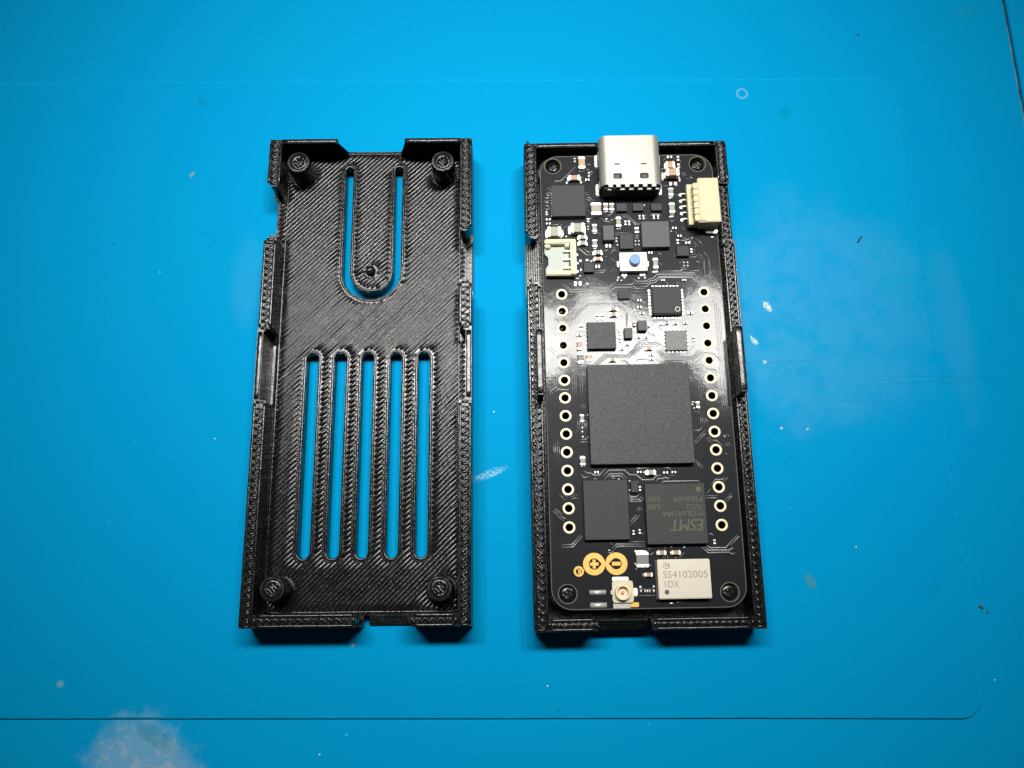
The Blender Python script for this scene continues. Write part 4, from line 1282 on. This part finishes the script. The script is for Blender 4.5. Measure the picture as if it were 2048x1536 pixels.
chip('cpu', M_EPOXY_CPU, 'processor', 0.04, label='largest square black chip at the middle of the board')
c = chip('mem', M_EPOXY, label='plain upright black chip at the lower left of the processor'); leads(c, 'mem', 'b', 5, 0.25, 0.04, 0.1, M_RES)
ram = chip('ram', M_EPOXY, 'memory_chip', label='square chip printed with ESMT upside down')
def on(key, parent, m, name, h, **kw):
    s, x, y, w, d = PRINT[key]
    px, py = parent.location.x + OX, parent.location.y + OY
    return lettering(name, s, x - px, y - py, w, d, h + 0.024, m, parent, **kw)
on('esmt', ram, M_INK, 'lettering', .95, turn=True, bold=0.022, shear=0.22)
for k in ('m12', 'azc', 'bi', 'p3', '338'): on(k, ram, M_INK, 'lettering', .95, turn=True)
disc('pin_mark', PRINT['ramdot'][1] - PART['ram'][0], PRINT['ramdot'][2] - PART['ram'][1], 0.36, .95 + 0.022, M_INK, ram)
x, y, w, d, h = PART['radio']
box('radio_base', pcb, *B(x - 0.16, y), w + 0.12, d + 0.06, T - 0.02, T + 0.35, M_RES, 0.03)
can = box('radio_module', pcb, *B(x, y), w, d, T + 0.1, T + h, M_CAN, 0.10, 2, label='silvery radio module printed with SS4102005 and 1DX')
hh = h - 0.1 - 0.02
on('ss', can, M_ETCH_SHADE, 'lettering', hh); on('1dx', can, M_ETCH_SHADE, 'lettering', hh); on('mm', can, M_PINK, 'lettering', hh)
disc('emblem_ring', PRINT['mring'][1] - x, PRINT['mring'][2] - y, 0.41, h - 0.1 + 0.002, M_PINK, can, 0.345)
disc('pin_mark', PRINT['rdot'][1] - x, PRINT['rdot'][2] - y, 0.31, h - 0.1 + 0.002, M_INK, can)

# ---- metal port at the top edge
ux, uy, uw, ud, uh = PART['usb']
usb = empty('usb_port', (ux, 0, T)); usb.parent = pcb
usb['label'] = 'silvery metal port standing over the top edge of the board'
yf, yb = 39.80 - OY, 31.98 - OY                  # outer mouth and inner end
def shell_section(w, h, r, z, n=6):
    return [(x, zz + z) for x, zz in rrect(-w / 2, w / 2, 0, h, r, n)]
bm = bmesh.new()
so = shell_section(uw, uh - 0.02, 1.15, 0.02); si = shell_section(uw - 0.5, uh - 0.52, 0.95, 0.27)
loops = []
for lp, y in ((so, yb), (so, yf), (si, yf), (si, yb + 0.6)):
    loops.append([bm.verts.new((x, y, z)) for x, z in lp])
for a, b in zip(loops, loops[1:]):
    for i in range(len(a)):
        f = bm.faces.new([a[i], a[(i + 1) % len(a)], b[(i + 1) % len(a)], b[i]]); f.smooth = True
bm.faces.new(loops[-1])
link('shell', finish('shell', bm, M_STEEL, 35), usb)
def usb_hole(cx, cy, w, d, arc=False):
    bm = bmesh.new()
    add_plate(bm, rrect(-w / 2, w / 2, -d / 2, d / 2, min(w, d) * 0.25, 3), [], -0.02, 0.006, 0)
    return link('shell_slot', finish('shell_slot', bm, M_VOID), usb, (cx, cy, uh))
for X in (890, 1130):
    px = (X - 1012) / 4.3574 / 14.35
    usb_hole(px, 33.30 - OY, 1.25, 0.88)
    box('spring_leaf', usb, px + (-0.1 if X < 1000 else 0.05), 33.22 - OY, 0.74, 0.50, uh - 0.01, uh + 0.012, M_FERRITE, 0.0)
    usb_hole(px, 35.20 - OY, 0.80, 0.20)
# castellated inner edge: teeth above, a lip below
for i in range(6):
    x0 = -3.15 + i * 1.28 - (0.36 if i else 0.2)
    box('edge_tooth', usb, x0 + 0.33, yb - 0.185, 0.66, 0.47, uh - 0.30, uh - 0.012, M_STEEL, 0.04)
for i in range(6):
    x0 = -3.2 + i * 1.28 + 0.28 - (0.5 if i == 0 else 0)
    w = 0.70 if 0 < i < 5 else 0.55
    box('edge_lip', usb, x0 + w / 2, yb - 0.54, w, 0.24, uh - 0.75, uh - 0.45, M_STEEL, 0.04)
bm = bmesh.new(); add_box(bm, -uw / 2 + 0.35, uw / 2 - 0.35, yb - 0.62, yb + 0.02, 0.25, uh - 0.5, 0.2)
link('inner_plug', finish('inner_plug', bm, M_VOID), usb)
bm = bmesh.new()
for i in range(12): add_box(bm, -2.95 + i * 0.535 - 0.1, -2.95 + i * 0.535 + 0.1, yb - 1.25, yb - 0.4, 0.0, 0.12, 0.03)
link('contacts', finish('contacts', bm, M_FERRITE), usb, kind='stuff')
for s in (-1, 1):
    for yy, hl in ((37.4, 1.1), (32.7, 1.0)):
        bm = bmesh.new(); rg = []
        lp = rrect(-0.36, 0.36, -hl, hl, 0.34, 5)
        t = [bm.verts.new((x, y, 0.0)) for x, y in lp]; u = [bm.verts.new((x * .8, y * .88, 0.13)) for x, y in lp]
        for i in range(len(lp)):
            f = bm.faces.new([t[i], t[(i + 1) % len(lp)], u[(i + 1) % len(lp)], u[i]]); f.smooth = True
        bm.faces.new(u)
        link('solder_tab', finish('solder_tab', bm, M_TIN, 40), usb, (s * (uw / 2 + 0.12), yy - OY, 0.0))
        box('shell_leg', usb, s * (uw / 2 - 0.02), yy - OY, 0.22, hl * 1.3, 0.0, 1.6, M_STEEL, 0.05)
on_usb = PRINT['usb']
lettering('lettering', on_usb[0], on_usb[1] - ux, on_usb[2] - OY, on_usb[3], on_usb[4], uh + 0.003, M_FAINT, usb, turn=True)

# ---- cream five pin connector at the right edge
qx, qy, qw, qd, qh = PART['qwiic']
q = box('connector', pcb, *B(qx, qy), qw, qd, T + 0.35, T + qh, M_CREAM, 0.10, 2, label='cream five pin connector at the right edge of the board')
bm = bmesh.new()
add_box(bm, -qw / 2 - 1.35, -qw / 2 + 0.1, -qd / 2 + 0.25, qd / 2 - 0.25, 0.0, 1.1, 0.08)
for i in range(6): add_box(bm, -qw / 2 - 0.72, -qw / 2 + 0.12, -2.95 + i * 1.0 - 0.475 + 0.2, -2.95 + i * 1.0 + 0.475 + 0.2, 0.3, 2.45, 0.10, 2)
link('front_wall', finish('front_wall', bm, M_CREAM), q)
box('foot', q, 0.55, -qd / 2 - 0.35, 1.7, 0.75, -0.3, 0.35, M_PALE, 0.06)
box('foot', q, 0.55, qd / 2 + 0.2, 1.5, 0.5, -0.3, 0.3, M_PALE, 0.06)
box('solder_tab', q, 1.05, -qd / 2 - 0.5, 0.65, 0.6, -0.3, 0.52, M_TIN, 0.12, 2)
box('notch_shade', q, -qw / 2 + 0.25, -qd / 2 + 0.1, 1.1, 0.5, 1.9, qh - 0.34, M_ETCH_SHADE, 0.05)  # solid tan block: its colour paints the shading of an open notch
for i in range(5):
    y = 2.55 - i * 1.0 - 0.28
    box('pin', q, -qw / 2 - 1.55, y, 0.75, 0.22, -0.35, 0.0, M_TIN, 0.05)
    box('solder_tab', q, -qw / 2 - 2.05, y - 0.1, 0.42, 0.44, -0.36, -0.14, M_TIN, 0.1, 2)
    box('pin', q, -qw / 2 - 0.75, y + 0.12, 0.26, 0.2, 0.6, 1.25, M_TIN, 0.05)
    box('pin', q, qw / 2 + 0.1, y - 0.15, 0.34, 0.14, 0.2, 0.5, M_GOLD, 0.03)

# ---- ivory three pin connector at the left edge
bx, by, bw, bd, bh = PART['batt']
b = empty('connector', (*B(bx, by), T)); b.parent = pcb; b['label'] = 'ivory open three pin connector at the left edge of the board'
hw, hd = bw / 2, bd / 2
tray = [(-hw, hd - 0.05), (hw - 0.1, hd - 0.05), (hw - 0.1, -hd + 0.05), (-hw + 0.1, -hd + 0.05), (-hw + 0.1, -1.55), (-hw + 0.5, -0.95), (-hw + 0.5, 0.15), (-hw, 0.75)]
bm = bmesh.new(); add_plate(bm, tray, [], 0.0, 0.55)
link('floor_plate', finish('floor_plate', bm, M_PALE), b)
box('top_wall', b, 0.0, hd - 0.36, bw, 0.72, 0.0, bh, M_IVORY, 0.12, 2)
box('back_wall', b, hw - 0.42, -0.01, 0.84, bd - 0.06, 0.0, bh - 0.04, M_IVORY, 0.10, 2)
box('bottom_wall', b, 0.12, -hd + 0.36, bw - 0.24, 0.72, 0.0, 1.05, M_IVORY, 0.12, 2)
box('corner_block', b, -hw + 0.42, hd - 0.62, 0.8, 1.2, 0.0, 1.15, M_IVORY, 0.14, 2)
box('corner_block', b, hw - 1.3, hd - 0.75, 0.6, 0.9, 0.0, 1.3, M_IVORY, 0.10, 2)
for i in range(3):
    y = 1.0 - i * 1.28
    box('pin', b, hw - 1.3, y, 1.15, 0.28, 0.62, 0.98, M_GOLD, 0.05)
    box('pin', b, hw + 0.15, y - 0.35, 0.45, 0.45, 0.0, 0.35, M_TIN, 0.1)
box('recess', b, hw - 0.95, 0.0, 0.22, 3.2, 0.5, 0.62, M_FERRITE, 0.02)

# ---- push button
px_, py_, pw, pd, ph = PART['button']
k = box('push_button', pcb, *B(px_, py_), pw, pd, T + 0.12, T + ph, M_WHITE, 0.06, label='white push button with a round blue plunger')
box('housing', k, 0, -0.08, pw * 0.92, pd * 0.98, -0.14, ph - 0.28, M_ETCH_SHADE, 0.05)
bm = bmesh.new(); rg = add_lathe(bm, 0, 0, [(0.80, 0), (0.79, 0.72), (0.72, 0.79), (0.05, 0.80)], 28); cap_ring(bm, rg[-1])
link('plunger', finish('plunger', bm, M_BLUE, 40), k, (PART['cap'][0] - px_, PART['cap'][1] - py_, ph - 0.12))
for s in (-1, 1):
    box('clip', k, s * (pw / 2 - 0.02), 0.0, 0.16, 1.1, 0.1, ph - 0.1, M_STEEL, 0.04)
    box('solder_tab', k, s * (pw / 2 + 0.12), -0.1, 0.35, 0.9, -0.13, 0.2, M_TIN, 0.1, 2)
    for t in (-0.35, 0.35): box('solder_tab', k, s * pw * 0.33 + t * 0.6, -pd / 2 - 0.35, 0.3, 0.4, -0.13, 0.15, M_TIN, 0.1, 2)

# ---- antenna socket
fx, fy, fw, fd, fh = PART['ufl']
u = empty('antenna_socket', (*B(fx, fy), T)); u.parent = pcb; u['label'] = 'small ivory antenna socket with a round brass rim'
bm = bmesh.new(); add_plate(bm, rrect(-fw / 2, fw / 2, -fd / 2, fd / 2, 0.35, 4), [], 0, fh)
link('base_block', finish('base_block', bm, M_IVORY), u)
rx, ry = PART['uflring'][0] - fx, PART['uflring'][1] - fy
bm = bmesh.new(); add_lathe(bm, 0, 0, [(1.0, 0), (0.98, 1.2 - fh), (0.94, 1.24 - fh), (0.78, 1.24 - fh), (0.75, 1.15 - fh), (0.74, 0.05)], 32)
link('rim', finish('rim', bm, mat('brass_rim', (0.80, 0.68, 0.46), 0.45, 0.25), 40), u, (rx, ry, fh))
disc('insulator', rx, ry, 0.75, fh + 0.03, M_PEACH, u)
bm = bmesh.new(); rg = add_lathe(bm, 0, 0, [(0.19, 0), (0.18, 0.45), (0.10, 0.55), (0.02, 0.57)], 14); cap_ring(bm, rg[-1])
link('centre_pin', finish('centre_pin', bm, M_COPPER, 40), u, (rx, ry, fh))
for key, m, z in (('ufltop', M_TIN, 0.22), ('uflbot', M_STEEL, 0.12), ('uflgold', M_LOGO, 0.05), ('ufll', M_TIN, 0.2), ('uflr', M_TIN, 0.25)):
    x, y, w, d, _ = PART[key]; box('solder_tab', u, x - fx, y - fy, w, d, -0.01, z, m, min(0.1, z * 0.4), 2)
for key in ('padA', 'padB'):
    x, y, w, d, h = PART[key]; X, Y = B(x, y); bm = bmesh.new(); prof = [(d / 2, 0.0), (d * 0.34, h * 0.5), (d * 0.1, h * 0.72), (-d * 0.12, h * 0.72), (-d * 0.36, h * 0.48), (-d / 2, 0.0)]
    rows = [[bm.verts.new((xx, yy, zz)) for yy, zz in prof] for xx in (-w / 2, w / 2)]
    for i in range(5):
        f = bm.faces.new([rows[0][i], rows[0][i + 1], rows[1][i + 1], rows[1][i]]); f.smooth = True
    for r in rows: bm.faces.new(r)
    link('solder_pad', finish('solder_pad', bm, M_TIN), pcb, (X, Y, T))

# ---- gold emblem: two joined rings with plus and minus, and the small round mark beside it
lx, ly, lw_, ld, _ = PART['logo']
X, Y = B(lx, ly); r = ld / 2; a = lw_ / 2 - r
e = empty('emblem', (X, Y, T)); e.parent = pcb; e['label'] = 'gold emblem of two joined rings with plus and minus'
th = math.acos(min(1, a / r)) + 0.06
out = circle(-a, 0, r, 34, th, math.tau - th, False) + circle(a, 0, r, 34, -(math.pi - th), math.pi - th, False)
hl = circle(-a + 0.02, 0, r * 0.5, 26, math.radians(48), math.radians(312), False) + [(-a + r * 0.70, 0)]
hr = [(-x, -y) for x, y in hl]
bm = bmesh.new(); add_plate(bm, out, [hl, hr], 0, 0.04); link('rings', finish('rings', bm, M_LOGO), e)
bm = bmesh.new(); q1, q2 = r * 0.40, r * 0.135
add_plate(bm, [(-q1, -q2), (-q2, -q2), (-q2, -q1), (q2, -q1), (q2, -q2), (q1, -q2), (q1, q2), (q2, q2), (q2, q1), (-q2, q1), (-q2, q2), (-q1, q2)], [], 0, 0.04)
link('plus_sign', finish('plus_sign', bm, M_LOGO), e, (-a, 0, 0))
box('minus_sign', e, a, 0, r * 0.78, r * 0.33, 0, 0.04, M_LOGO, 0.0)
rx_, ry_, rw_, rd_, _ = PART['reg']
bm = bmesh.new(); add_plate(bm, circle(0, 0, rd_ / 2, 26), [circle(0, 0, rd_ * 0.30, 20)], 0, 0.04)
o = link('registered_mark', finish('registered_mark', bm, M_LOGO), e, (rx_ - lx, ry_ - ly, 0))
lettering('lettering', 'R', rx_ - lx, ry_ - ly, 0.42, 0.66, 0.041, M_LOGO, e, turn=True, bold=0.02)
